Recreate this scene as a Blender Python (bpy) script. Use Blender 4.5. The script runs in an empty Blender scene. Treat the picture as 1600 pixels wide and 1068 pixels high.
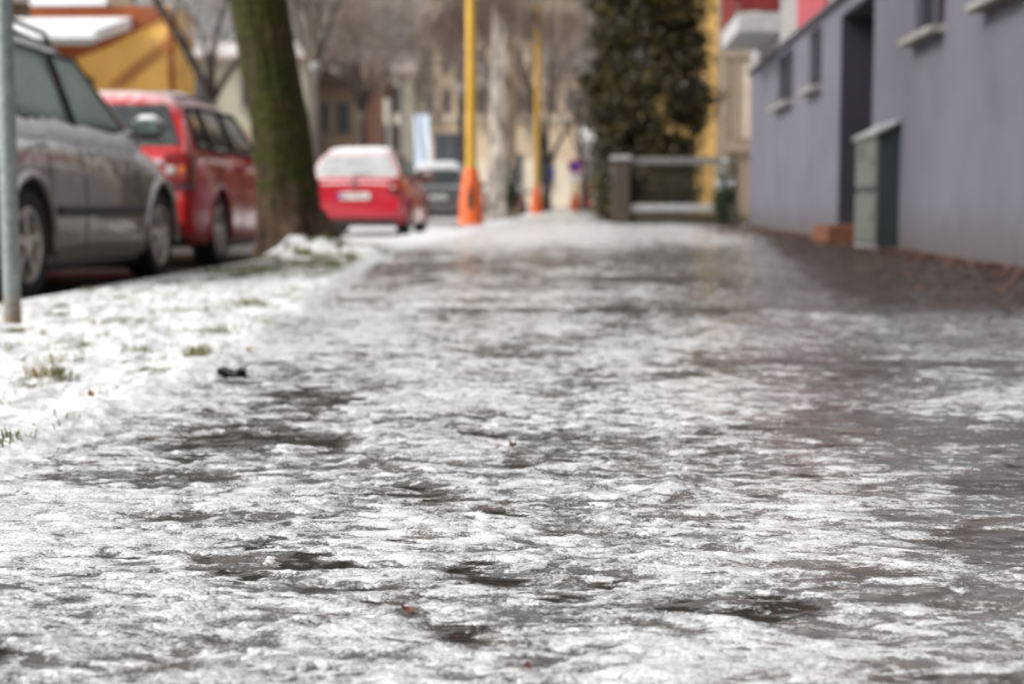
import bpy, bmesh, math, random
import numpy as np
from mathutils import Vector, Matrix

random.seed(11)
C = bpy.context.scene.collection
R = math.radians
ROAD = -0.10
PI = math.pi

# ------------------------------------------------------------------ helpers
class MB:
    """collects vertices and faces of ONE mesh"""
    def __init__(s): s.v = []; s.f = []
    def add(s, vs, fs):
        n = len(s.v); s.v.extend(vs); s.f.extend([tuple(i + n for i in f) for f in fs])
    def box(s, cx, cy, cz, sx, sy, sz, rz=0.0, bev=0.0):
        c, d = math.cos(rz), math.sin(rz)
        hx, hy, hz = sx / 2, sy / 2, sz / 2
        if bev <= 0:
            pts = [(-hx,-hy,-hz),(hx,-hy,-hz),(hx,hy,-hz),(-hx,hy,-hz),(-hx,-hy,hz),(hx,-hy,hz),(hx,hy,hz),(-hx,hy,hz)]
            fs = [(0,3,2,1),(4,5,6,7),(0,1,5,4),(1,2,6,5),(2,3,7,6),(3,0,4,7)]
        else:
            b = min(bev, hx * .9, hy * .9, hz * .9)
            def ring(ix, iy, z): return [(-ix,-hy+b if iy else -hy,z)]
            pts = []; fs = []
            oct_ = lambda ax, ay, bb: [(-ax+bb,-ay),(ax-bb,-ay),(ax,-ay+bb),(ax,ay-bb),(ax-bb,ay),(-ax+bb,ay),(-ax,ay-bb),(-ax,-ay+bb)]
            for (ax, ay, bb, z) in ((hx-b,hy-b,b*.4,-hz),(hx,hy,b,-hz+b),(hx,hy,b,hz-b),(hx-b,hy-b,b*.4,hz)):
                pts += [(x, y, z) for x, y in oct_(ax, ay, bb)]
            for k in range(3):
                for i in range(8):
                    j = (i + 1) % 8
                    fs.append((k*8+i, k*8+j, k*8+8+j, k*8+8+i))
            fs.append(tuple(range(7, -1, -1))); fs.append(tuple(range(24, 32)))
        s.add([(cx + x*c - y*d, cy + x*d + y*c, cz + z) for x, y, z in pts], fs)
        return s
    def tube(s, pts, rad, n=6, caps=True):
        P = [Vector(p) for p in pts]
        if not hasattr(rad, '__len__'): rad = [rad] * len(P)
        vs = []; fs = []
        t0 = (P[1] - P[0]).normalized()
        u = t0.orthogonal().normalized()
        for i, p in enumerate(P):
            t = (P[min(i+1, len(P)-1)] - P[max(i-1, 0)])
            if t.length < 1e-9: t = t0.copy()
            t.normalize()
            u = u - t * u.dot(t)
            if u.length < 1e-6: u = t.orthogonal()
            u.normalize(); w = t.cross(u)
            for k in range(n):
                a = 2 * PI * k / n
                q = p + (u * math.cos(a) + w * math.sin(a)) * rad[i]
                vs.append((q.x, q.y, q.z))
        for i in range(len(P) - 1):
            for k in range(n):
                j = (k + 1) % n
                fs.append((i*n+k, i*n+j, (i+1)*n+j, (i+1)*n+k))
        if caps:
            fs.append(tuple(range(n-1, -1, -1))); fs.append(tuple(range((len(P)-1)*n, len(P)*n)))
        s.add(vs, fs); return s
    def lathe(s, prof, n=24, c=(0,0,0), axis='z', caps=True):
        """prof: (radius, height) pairs, revolved; closed by caps where radius > 0"""
        vs = []; fs = []
        for r, h in prof:
            for k in range(n):
                a = 2*PI*k/n
                if axis == 'z': vs.append((c[0]+r*math.cos(a), c[1]+r*math.sin(a), c[2]+h))
                else: vs.append((c[0]+h, c[1]+r*math.cos(a), c[2]+r*math.sin(a)))
        for i in range(len(prof)-1):
            for k in range(n):
                j = (k+1) % n
                fs.append((i*n+k, i*n+j, (i+1)*n+j, (i+1)*n+k))
        if caps: fs.append(tuple(range(n-1,-1,-1))); fs.append(tuple(range((len(prof)-1)*n, len(prof)*n)))
        s.add(vs, fs); return s
    def prism(s, poly, d, plane='xz', off=0.0):
        """polygon in a plane extruded by d along the third axis from off"""
        n = len(poly)
        def P(a, b, t):
            return (a, t, b) if plane == 'xz' else ((t, a, b) if plane == 'yz' else (a, b, t))
        vs = [P(a, b, off) for a, b in poly] + [P(a, b, off+d) for a, b in poly]
        fs = [tuple(range(n)), tuple(range(2*n-1, n-1, -1))] + [(i, n+i, n+(i+1)%n, (i+1)%n) for i in range(n)]
        s.add(vs, fs); return s
    def grid(s, pts, nu, nv):
        s.add(pts, [(j*nu+i, j*nu+i+1, (j+1)*nu+i+1, (j+1)*nu+i) for j in range(nv-1) for i in range(nu-1)]); return s
    def build(s, name, mat, parent=None, smooth=False, angle=None, fix=True):
        me = bpy.data.meshes.new(name)
        me.from_pydata(s.v, [], s.f)
        if fix:
            bm = bmesh.new(); bm.from_mesh(me)
            bmesh.ops.recalc_face_normals(bm, faces=bm.faces); bm.to_mesh(me); bm.free()
        return link(name, me, mat, parent, smooth, angle)

def link(name, me, mat, parent=None, smooth=False, angle=None):
    if mat: me.materials.append(mat)
    if smooth or angle:
        me.polygons.foreach_set('use_smooth', [True]*len(me.polygons))
        if angle: me.set_sharp_from_angle(angle=R(angle))
    o = bpy.data.objects.new(name, me); C.objects.link(o)
    if parent: o.parent = parent
    return o

def tag(o, label=None, cat=None, group=None, kind=None):
    if label: o['label'] = label
    if cat: o['category'] = cat
    if group: o['group'] = group
    if kind: o['kind'] = kind
    return o

def thing(name, label, cat, loc=(0,0,0), rz=0.0, group=None):
    o = bpy.data.objects.new(name, None); C.objects.link(o)
    o.location = loc; o.rotation_euler = (0, 0, rz); o.empty_display_size = .2
    return tag(o, label, cat, group)

# ------------------------------------------------------------------ materials
def nodes(name):
    m = bpy.data.materials.new(name); m.use_nodes = True
    nt = m.node_tree
    return m, nt, nt.nodes['Principled BSDF']
def N(nt, t, **kw):
    n = nt.nodes.new(t)
    for k, v in kw.items():
        if k.startswith('_'): setattr(n, k[1:], v)
        else: n.inputs[k.replace('__', ' ')].default_value = v
    return n
def noise(nt, scale, detail=4, rough=.55, vec=None, dist=0.0):
    n = N(nt, 'ShaderNodeTexNoise', Scale=scale, Detail=detail, Roughness=rough, Distortion=dist)
    if vec is None:
        tc = nt.nodes.get('TC') or nt.nodes.new('ShaderNodeTexCoord'); tc.name = 'TC'
        vec = tc.outputs['Object']
    nt.links.new(vec, n.inputs['Vector']); return n.outputs['Fac']
def ramp(nt, fac, stops):
    r = nt.nodes.new('ShaderNodeValToRGB')
    el = r.color_ramp.elements
    while len(el) < len(stops): el.new(.5)
    for e, (p, c) in zip(el, stops):
        e.position = p; e.color = (c, c, c, 1) if not hasattr(c, '__len__') else (*c, 1)
    nt.links.new(fac, r.inputs['Fac']); return r.outputs['Color']
def mixc(nt, fac, a, b):
    m = nt.nodes.new('ShaderNodeMix'); m.data_type = 'RGBA'
    for s, v in ((0, fac), (6, a), (7, b)):
        if hasattr(v, 'is_output') or hasattr(v, 'links'): nt.links.new(v, m.inputs[s])
        elif s == 0: m.inputs[0].default_value = v
        else: m.inputs[s].default_value = (*v, 1)
    return m.outputs[2]
def math_(nt, op, a, b=None, c=None, clamp=False):
    m = nt.nodes.new('ShaderNodeMath'); m.operation = op; m.use_clamp = clamp
    for i, v in enumerate((a, b, c)):
        if v is None: continue
        if hasattr(v, 'links'): nt.links.new(v, m.inputs[i])
        else: m.inputs[i].default_value = v
    return m.outputs[0]
def mrange(nt, v, a, b, c=0.0, d=1.0):
    m = nt.nodes.new('ShaderNodeMapRange'); nt.links.new(v, m.inputs[0])
    for i, x in enumerate((a, b, c, d)): m.inputs[i+1].default_value = x
    return m.outputs[0]
def bump(nt, b, h, strength=.4, dist=.01, prev=None):
    n = nt.nodes.new('ShaderNodeBump'); n.inputs['Strength'].default_value = strength; n.inputs['Distance'].default_value = dist
    nt.links.new(h, n.inputs['Height'])
    if prev: nt.links.new(prev, n.inputs['Normal'])
    nt.links.new(n.outputs[0], b.inputs['Normal']); return n.outputs[0]
def normal_z(nt):
    g = nt.nodes.new('ShaderNodeNewGeometry'); s = nt.nodes.new('ShaderNodeSeparateXYZ')
    nt.links.new(g.outputs['Normal'], s.inputs[0]); return s.outputs[2]
def obj_xyz(nt):
    tc = nt.nodes.get('TC') or nt.nodes.new('ShaderNodeTexCoord'); tc.name = 'TC'
    s = nt.nodes.new('ShaderNodeSeparateXYZ'); nt.links.new(tc.outputs['Object'], s.inputs[0]); return s.outputs

def plain(name, col, rough=.6, metal=0.0, var=.15, scale=8.0, bmp=0.0, bscale=40.0, snow=0.0, spec=.5):
    """a base colour mottled by noise, optional bump, optional snow lying on upward faces"""
    m, nt, b = nodes(name)
    n = noise(nt, scale, 5)
    lo = tuple(max(0, c*(1-var)) for c in col); hi = tuple(min(1, c*(1+var)) for c in col)
    c = ramp(nt, n, ((.3, lo), (.7, hi)))
    b.inputs['Roughness'].default_value = rough; b.inputs['Metallic'].default_value = metal
    b.inputs['Specular IOR Level'].default_value = spec
    if snow > 0:
        f = math_(nt, 'ADD', normal_z(nt), math_(nt, 'MULTIPLY', math_(nt, 'SUBTRACT', noise(nt, 9, 5), .5), .9))
        f = mrange(nt, f, 1.0-snow, 1.12-snow)
        c = mixc(nt, f, c, (.82,.83,.85))
    nt.links.new(c, b.inputs['Base Color'])
    if bmp > 0: bump(nt, b, noise(nt, bscale, 6), bmp, .01)
    return m

def paint(name, col, dirt=(.16,.14,.125), dirt_h=.55, metal=.25, snow=.45, rough=.3, cover=1.0):
    m, nt, b = nodes(name)
    o = obj_xyz(nt)
    n = noise(nt, 3.5, 6); n2 = noise(nt, 40, 4)
    d = math_(nt, 'ADD', mrange(nt, o[2], dirt_h, .12), math_(nt, 'MULTIPLY', math_(nt, 'SUBTRACT', n, .5), 1.2))
    d = math_(nt, 'MULTIPLY', mrange(nt, d, .15, 1.1), .75)
    c = mixc(nt, d, col, dirt)
    f = math_(nt, 'ADD', normal_z(nt), math_(nt, 'MULTIPLY', math_(nt, 'SUBTRACT', noise(nt, 14, 6, .7), .5), .8))
    f = mrange(nt, f, 1.0-snow, 1.2-snow)
    spots = mrange(nt, n2, .69, .74, 0, .6)
    f = math_(nt, 'MAXIMUM', f, math_(nt, 'MULTIPLY', spots, mrange(nt, o[2], .7, 1.0)))
    c = mixc(nt, math_(nt, 'MULTIPLY', f, cover), c, (.84,.85,.87))
    nt.links.new(c, b.inputs['Base Color'])
    b.inputs['Metallic'].default_value = metal
    r = math_(nt, 'MAXIMUM', mrange(nt, d, 0, .6, rough, .7), math_(nt, 'MULTIPLY', f, .8))
    nt.links.new(r, b.inputs['Roughness'])
    b.inputs['Coat Weight'].default_value = .8; b.inputs['Coat Roughness'].default_value = .05
    return m

def glass_mat(name, col=(.02,.025,.025), frost=0.0, fcol=(.45,.53,.50), rough=.06):
    """car or window glass seen against a dark inside, with frost crystals on it"""
    m, nt, b = nodes(name)
    f = mrange(nt, noise(nt, 38, 6, .75), .62-frost*.5, .82-frost*.35)
    f2 = mrange(nt, noise(nt, 2.5, 3), .2, .75)
    f = math_(nt, 'MULTIPLY', f, math_(nt, 'ADD', math_(nt, 'MULTIPLY', f2, .6), .4*frost))
    if frost <= 0: f = math_(nt, 'MULTIPLY', f, 0.0)
    nt.links.new(mixc(nt, f, col, fcol), b.inputs['Base Color'])
    nt.links.new(mrange(nt, f, 0, 1, rough, .6), b.inputs['Roughness'])
    b.inputs['Specular IOR Level'].default_value = .6
    return m

def render_wall(name, col, scale=1.2, var=.1, grain=220, dirt_h=.35, bstr=.35):
    """rough plaster: fine grain, soft weathering, splash dirt along the foot"""
    m, nt, b = nodes(name)
    o = obj_xyz(nt)
    n = noise(nt, scale, 6, .6); st = N(nt, 'ShaderNodeTexNoise', Scale=1.0, Detail=5)
    mp = N(nt, 'ShaderNodeMapping'); mp.inputs['Scale'].default_value = (1.1, 1.1, .3)
    nt.links.new(nt.nodes['TC'].outputs['Object'], mp.inputs[0]); nt.links.new(mp.outputs[0], st.inputs['Vector'])
    c = ramp(nt, n, ((.3, tuple(x*(1-var) for x in col)), (.7, tuple(x*(1+var) for x in col))))
    c = mixc(nt, math_(nt, 'MULTIPLY', mrange(nt, st.outputs['Fac'], .48, .8), .13), c, tuple(x*.62 for x in col))
    d = math_(nt, 'ADD', mrange(nt, o[2], dirt_h, 0.0), math_(nt, 'MULTIPLY', math_(nt, 'SUBTRACT', noise(nt, 5, 5), .5), .9))
    c = mixc(nt, math_(nt, 'MULTIPLY', mrange(nt, d, .2, 1.0), .7), c, (.085,.07,.062))
    c = mixc(nt, mrange(nt, noise(nt, .55, 7, .68), .56, .66, 0, .22), c, tuple(x*.55 for x in col))
    nt.links.new(c, b.inputs['Base Color']); b.inputs['Roughness'].default_value = .9
    b.inputs['Specular IOR Level'].default_value = .2
    bump(nt, b, noise(nt, grain, 3), bstr, .006)
    return m

def bark_mat(name, col, col2, moss=None, scale=14.0, snow=0.0):
    m, nt, b = nodes(name)
    tc = nt.nodes.new('ShaderNodeTexCoord'); tc.name = 'TC'
    mp = N(nt, 'ShaderNodeMapping'); mp.inputs['Scale'].default_value = (1, 1, .28)
    nt.links.new(tc.outputs['Object'], mp.inputs[0])
    n = noise(nt, scale, 8, .65, mp.outputs[0])
    c = ramp(nt, n, ((.35, col2), (.62, col)))
    if moss:
        o = obj_xyz(nt)
        f = math_(nt, 'ADD', mrange(nt, o[2], .10, .60, -.25, .06), noise(nt, 7, 8, .7))
        c = mixc(nt, mrange(nt, f, .43, .57), c, ramp(nt, noise(nt, 26, 6, .7), ((.36, tuple(x*.22 for x in moss)), (.66, moss))))
    if snow:
        f = math_(nt, 'ADD', normal_z(nt), math_(nt, 'MULTIPLY', math_(nt, 'SUBTRACT', noise(nt, 6, 4), .5), .8))
        c = mixc(nt, mrange(nt, f, 1-snow, 1.15-snow), c, (.8,.8,.82))
    nt.links.new(c, b.inputs['Base Color']); b.inputs['Roughness'].default_value = .9
    b.inputs['Specular IOR Level'].default_value = .2
    bump(nt, b, n, .9, .03)
    return m

M = {}
M['purple'] = render_wall('lilac_plaster', (.126,.122,.145), var=.13, scale=.9, dirt_h=.55, bstr=.6)
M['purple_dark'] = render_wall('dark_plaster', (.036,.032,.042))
M['white_plaster'] = render_wall('white_plaster', (.62,.61,.62), dirt_h=-5)
M['pink'] = render_wall('pink_plaster', (.83,.07,.13), dirt_h=-5, var=.05)
M['yellow_wall'] = render_wall('yellow_plaster', (.66,.41,.14), grain=60)
M['yellow_house'] = render_wall('ochre_plaster', (.88,.53,.15), grain=60)
M['beige_wall'] = render_wall('beige_plaster', (.60,.47,.34), grain=60)
M['cream_wall'] = render_wall('cream_plaster', (.66,.58,.46), grain=60)
M['tan_wall'] = render_wall('tan_plaster', (.34,.27,.20), grain=60)
M['grey_beige'] = render_wall('grey_beige_plaster', (.40,.37,.28), grain=60)
M['rust_wall'] = render_wall('rust_boards', (.30,.09,.035), grain=60)
M['rust_band'] = render_wall('rust_band', (.50,.24,.08), grain=60)
M['brown_wall'] = render_wall('brown_boards', (.10,.075,.06), grain=60)
M['rosy_wall'] = render_wall('rosy_plaster', (.36,.20,.16), grain=60)
M['trim'] = plain('dark_drip_trim', (.07,.065,.075), .5)
M['frame_dark'] = plain('dark_frame', (.05,.045,.055), .4)
M['frame_grey'] = plain('grey_frame', (.17,.16,.18), .45)
M['pane'] = glass_mat('window_glass', (.022,.022,.026))
M['pane_far'] = glass_mat('far_glass', (.06,.07,.08), rough=.2)
M['sill'] = plain('stone_sill', (.24,.225,.205), .8, var=.3, scale=14, bmp=.6, bscale=40, snow=.12)
M['terracotta'] = plain('terracotta', (.135,.047,.020), .55, var=.2, bmp=.2)
M['cab_light'] = plain('pale_cabinet_metal', (.115,.125,.112), .45, var=.08)
M['cab_dark'] = plain('shaded_green_metal', (.022,.032,.034), .45)  # darker than the doors: shade on the near end put into the colour
M['cab_lid'] = plain('cabinet_lid', (.20,.20,.20), .45, snow=.12)
M['red_rail'] = plain('dark_red_rail', (.16,.014,.014), .4)
M['concrete'] = plain('concrete', (.36,.355,.36), .85, bmp=.3, snow=.15)
M['galv'] = None
M['yellow_paint'] = plain('yellow_pole_paint', (.52,.29,.012), .4, var=.12, scale=4)
M['orange_paint'] = plain('orange_base_paint', (.66,.115,.020), .55, var=.18, scale=7, bmp=.2)
M['black_mark'] = plain('black_stencil', (.05,.03,.015), .7)
M['tyre'] = plain('tyre_rubber', (.018,.018,.018), .85, bmp=.3)
M['alloy'] = plain('dirty_alloy', (.62,.58,.53), .4, metal=.4, var=.3, scale=14)
M['black_plastic'] = plain('black_plastic', (.020,.020,.021), .5)
M['chrome'] = plain('chrome', (.75,.76,.78), .15, metal=1)
M['red_lens'] = plain('red_lens', (.20,.004,.006), .12)
M['amber_lens'] = plain('amber_lens', (.55,.14,.02), .2)
M['white_lens'] = plain('clear_lens', (.50,.48,.46), .15)
M['plate_white'] = plain('plate_white', (.74,.73,.70), .4)
M['plate_blue'] = plain('plate_blue', (.03,.07,.35), .4)
M['ink'] = plain('black_ink', (.02,.02,.02), .5)
M['car_glass'] = glass_mat('frosted_car_glass', (.05,.09,.078), .9, (.44,.56,.51))
M['mirror_reflection'] = glass_mat('reflection_tinted_mirror', (.09,.13,.115), .7, (.30,.37,.34))  # pale green painted in for the mirror's reflection, speckled with frost
M['car_glass_clear'] = glass_mat('clear_car_glass', (.012,.014,.016), .25)
M['car_glass_snow'] = plain('snowed_glass', (.37,.38,.38), .6, var=.22, scale=5)
M['paint_grey'] = paint('grey_brown_metallic', (.168,.150,.134), (.29,.262,.215), .66, .2, snow=.84)
M['paint_red'] = paint('bright_red_paint', (.50,.005,.009), dirt_h=.42, metal=.0, snow=.36, cover=.6)
M['paint_red_b'] = paint('cherry_red_paint', (.46,.004,.018), dirt_h=.28, metal=.05, snow=.42, cover=.62)
M['paint_dark'] = paint('graphite_paint', (.10,.10,.10), metal=.3, snow=.5)
M['paint_maroon'] = paint('maroon_paint', (.22,.02,.02), metal=.1, snow=.55)
M['paint_navy'] = paint('navy_paint', (.03,.05,.09), metal=.2, snow=.55)
M['snow'] = plain('packed_snow', (.84,.85,.87), .7, var=.05, scale=6, bmp=.4, bscale=14)
M['bark_moss'] = bark_mat('mossy_bark', (.095,.060,.036), (.014,.010,.007), (.052,.056,.009))
M['bark_grey'] = bark_mat('grey_bark', (.17,.145,.12), (.06,.05,.042), scale=8, snow=.4)
M['bark_dark'] = bark_mat('dark_bark', (.075,.058,.05), (.03,.024,.02), scale=8, snow=.35)
M['bark_birch'] = bark_mat('birch_bark', (.62,.56,.49), (.07,.055,.045), scale=7)
M['twig'] = plain('brown_twigs', (.21,.165,.132), .9, var=.3, snow=.3)
M['twig_grey'] = plain('grey_twigs', (.20,.17,.145), .9, var=.3, snow=.35)
M['wood'] = plain('brown_post', (.060,.044,.031), .85, bmp=.5, snow=.1)
M['mossy_base'] = plain('mossy_plinth', (.05,.042,.022), .9, var=.4, bmp=.5)
M['wire'] = plain('wire_metal', (.06,.055,.045), .5, metal=.4)
M['rail_grey'] = plain('grey_rail', (.17,.165,.155), .5, snow=.1)
M['banner'] = plain('pale_blue_banner', (.62,.72,.84), .7, var=.06)
M['sign_red'] = plain('sign_red', (.50,.01,.02), .4)
M['sign_blue'] = plain('sign_blue', (.02,.05,.34), .4)
M['roof_snow'] = plain('roof_snow', (.82,.83,.85), .8, var=.1, scale=1.2, bmp=.3)
M['roof_red'] = plain('red_roof_tiles', (.22,.15,.115), .8, var=.25, scale=6, snow=.08)
M['kerb'] = plain('kerb_stone', (.30,.29,.28), .8, bmp=.4, snow=.35)

# ------------------------------------------------------------------ value noise on arrays
class P2:
    def __init__(s, seed):
        r = np.random.RandomState(seed); s.p = r.permutation(1024); a = r.rand(1024)*2*PI
        s.gx, s.gy = np.cos(a), np.sin(a)
    def __call__(s, x, y):
        xi = np.floor(x).astype(np.int64); yi = np.floor(y).astype(np.int64)
        fx = x - xi; fy = y - yi
        def g(ix, iy, dx, dy):
            h = s.p[(s.p[ix & 1023] + iy) & 1023]
            return s.gx[h]*dx + s.gy[h]*dy
        u = fx*fx*fx*(fx*(fx*6-15)+10); v = fy*fy*fy*(fy*(fy*6-15)+10)
        a = g(xi, yi, fx, fy); b = g(xi+1, yi, fx-1, fy); c = g(xi, yi+1, fx, fy-1); d = g(xi+1, yi+1, fx-1, fy-1)
        return ((a*(1-u)+b*u)*(1-v) + (c*(1-u)+d*u)*v) * 1.5
def fbm(p, x, y, o=4, g=.5):
    s = 0; a = 1.0; t = 0
    for i in range(o):
        s = s + a*p(x*(2**i)+17.3*i, y*(2**i)-9.1*i); t += a; a *= g
    return s/t
def sst(a, b, x):
    t = np.clip((x-a)/(b-a), 0, 1); return t*t*(3-2*t)
pA, pB, pC, pD, pE, pF = (P2(k) for k in (3, 8, 21, 34, 55, 89))

def edge_x(y):
    """where the trodden ice of the pavement gives way to the snowy verge"""
    y = np.asarray(y, float)
    return np.interp(y, [0, 2.4, 3.4, 4.5, 6.2, 9.5, 13, 20, 30, 60, 130], [-.90,-.94,-.95,-1.0,-1.2,-1.48,-1.75,-1.75,-1.7,-1.6,-1.5]) + .07*fbm(pF, y*1.7, y*0+.3, 3)

def ground_fields(x, y):
    """height, white crust (0..1) and dark wetness (0..1) of the icy pavement at world x, y"""
    wx = x + .035*fbm(pB, x/.13, y/.11, 3, .6); wy = y + .03*fbm(pC, x/.13, y/.11, 3, .6)
    big = fbm(pA, x/.60, y/.80, 4)                       # large patches
    frac = fbm(pD, wx/.21, wy/.17, 7, .68)               # ragged fractal cover, down to millimetres
    rip = np.abs(fbm(pE, wx/.15, wy/.055, 4, .55))       # frozen ripples, long across the path
    rip2 = np.abs(fbm(pB, wx/.055+7, wy/.024, 3, .6))
    crease = np.maximum(1-sst(.0, .075, rip), .7*(1-sst(0, .09, rip2)))
    fine = fbm(pF, x/.022, y/.018, 3, .6)
    dark = np.zeros_like(x)
    for (cx, cy, rx, ry, k) in ((-.62,2.92,.12,.13,1.0),(-.66,3.45,.10,.24,1.0),(-.70,1.50,.13,.07,.7),(-.42,1.86,.10,.09,.8),
                                (.16,1.70,.09,.05,1.0),(.62,4.25,.60,.30,.7),(.65,3.1,.35,.22,.45),(.05,6.45,1.0,.16,.85),(.5,9.0,.55,.5,.9),
                                (-1.05,10.6,.6,1.6,.75),(.9,6.6,.5,.30,.65),(1.25,8.2,.7,.9,.6),(-.35,2.60,.10,.10,.5),
                                (.48,1.42,.18,.05,.5),(.42,1.78,.25,.09,.5),(.68,2.05,.2,.12,.6),(.75,2.45,.18,.12,.6),(-.2,4.6,.2,.22,.5),(.1,3.9,.16,.16,.45),(-.25,12.0,.9,1.1,.6),
                                (-.75,2.45,.12,.08,.6),(-.25,3.2,.10,.10,.5),(-.5,2.15,.12,.06,.5)):
        q = ((x-cx)/rx)**2 + ((y-cy)/ry)**2
        dark = np.maximum(dark, k*sst(1.35, .55, q + 3.4*frac + .6*big))
    rs = fbm(pC, wx/.095+3, wy/.034, 6, .64)              # signed ripples: white tops, grey troughs
    gaps = sst(-.10, -.30, .45*frac + .62*rs + .22*big)
    dark = np.maximum(dark*.95, .9*gaps*sst(-.35, .15, pF(x/.45+5, y/.6)+.2))
    strip = sst(.0, .40, x - (1.0 + np.maximum(y-8, 0)*.085) + .6*frac) * sst(5.4, 7.6, y + .8*frac)  # thawed, gritty band along the wall
    strip = np.maximum(strip, sst(2.35, 2.6, x + .15*frac))
    lane = np.exp(-((x+.25+.05*y)/.8)**2)
    cover = -.10 + .17*lane - .20*sst(.12, .6, x) + .36*sst(13.5, 19.5, y+frac*5+big*4)*sst(2.7, 1.4, x+frac*.5) + .10*sst(.15, 0, x-edge_x(y)) - .10*sst(6, 8, y)*sst(17, 14, y)
    c = cover + .45*big + .50*frac + .55*rs - .55*dark - .8*strip
    crust = np.clip(.5 + .9*c, 0, 1)
    wet = np.clip(np.maximum(dark*sst(.14, -.10, rs+.6*frac), strip*.95), 0, 1)
    lump = sst(-.2, .6, c)
    smooth = np.clip(sst(.05, .55, x+.5*big)*sst(9, 5, y) + .5*sst(-.1,.4,big), 0, 1)
    rs = rs*(1-.7*smooth); rip = rip*(1-.65*smooth); rip2 = rip2*(1-.65*smooth); frac = frac*(1-.35*smooth)
    h = .009*big + .008*frac*(1-.5*wet) + .0068*rs + .0036*np.clip(rip*2.5, 0, 1)*(1-.5*wet) + .0020*np.clip(rip2*2.5, 0, 1)*(1-.4*wet) + .003*lump + .0012*fine*(.3+lump)
    return h*np.clip(.75+.06*y, .75, 1.2), crust, wet, strip, smooth

def grid_mesh(name, xs, ys, z, mat, attrs=None, kind='structure', X=None, Y=None, extra=None):
    if X is None: X, Y = np.meshgrid(xs, ys)
    ny, nx = X.shape
    co = np.stack([X, Y, z], -1).reshape(-1, 3).astype(np.float32)
    idx = np.arange(ny*nx).reshape(ny, nx)
    q = np.stack([idx[:-1,:-1], idx[:-1,1:], idx[1:,1:], idx[1:,:-1]], -1).reshape(-1, 4)
    return co, q

def mesh_from(name, parts, mat, attrs, kind='structure'):
    """parts: list of (co, quads, {attr: values}) merged into one mesh"""
    off = 0; cs = []; qs = []; at = {k: [] for k in attrs}
    for co, q, a in parts:
        cs.append(co); qs.append(q+off); off += len(co)
        for k in attrs: at[k].append(a[k].reshape(-1))
    co = np.concatenate(cs); q = np.concatenate(qs)
    me = bpy.data.meshes.new(name)
    me.vertices.add(len(co)); me.vertices.foreach_set('co', co.reshape(-1))
    me.loops.add(q.size); me.loops.foreach_set('vertex_index', q.reshape(-1).astype(np.int32))
    me.polygons.add(len(q)); me.polygons.foreach_set('loop_start', np.arange(0, q.size, 4, dtype=np.int32))
    me.polygons.foreach_set('loop_total', np.full(len(q), 4, np.int32))
    me.polygons.foreach_set('use_smooth', np.ones(len(q), bool))
    for k in attrs:
        a = me.attributes.new(k, 'FLOAT', 'POINT'); a.data.foreach_set('value', np.concatenate(at[k]).astype(np.float32))
    me.update(calc_edges=True); me.validate()
    me.materials.append(mat)
    o = bpy.data.objects.new(name, me); C.objects.link(o); o['kind'] = kind
    return o

# ------------------------------------------------------------------ ground
def attr(nt, name):
    a = nt.nodes.new('ShaderNodeAttribute'); a.attribute_name = name; return a.outputs['Fac']

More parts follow.
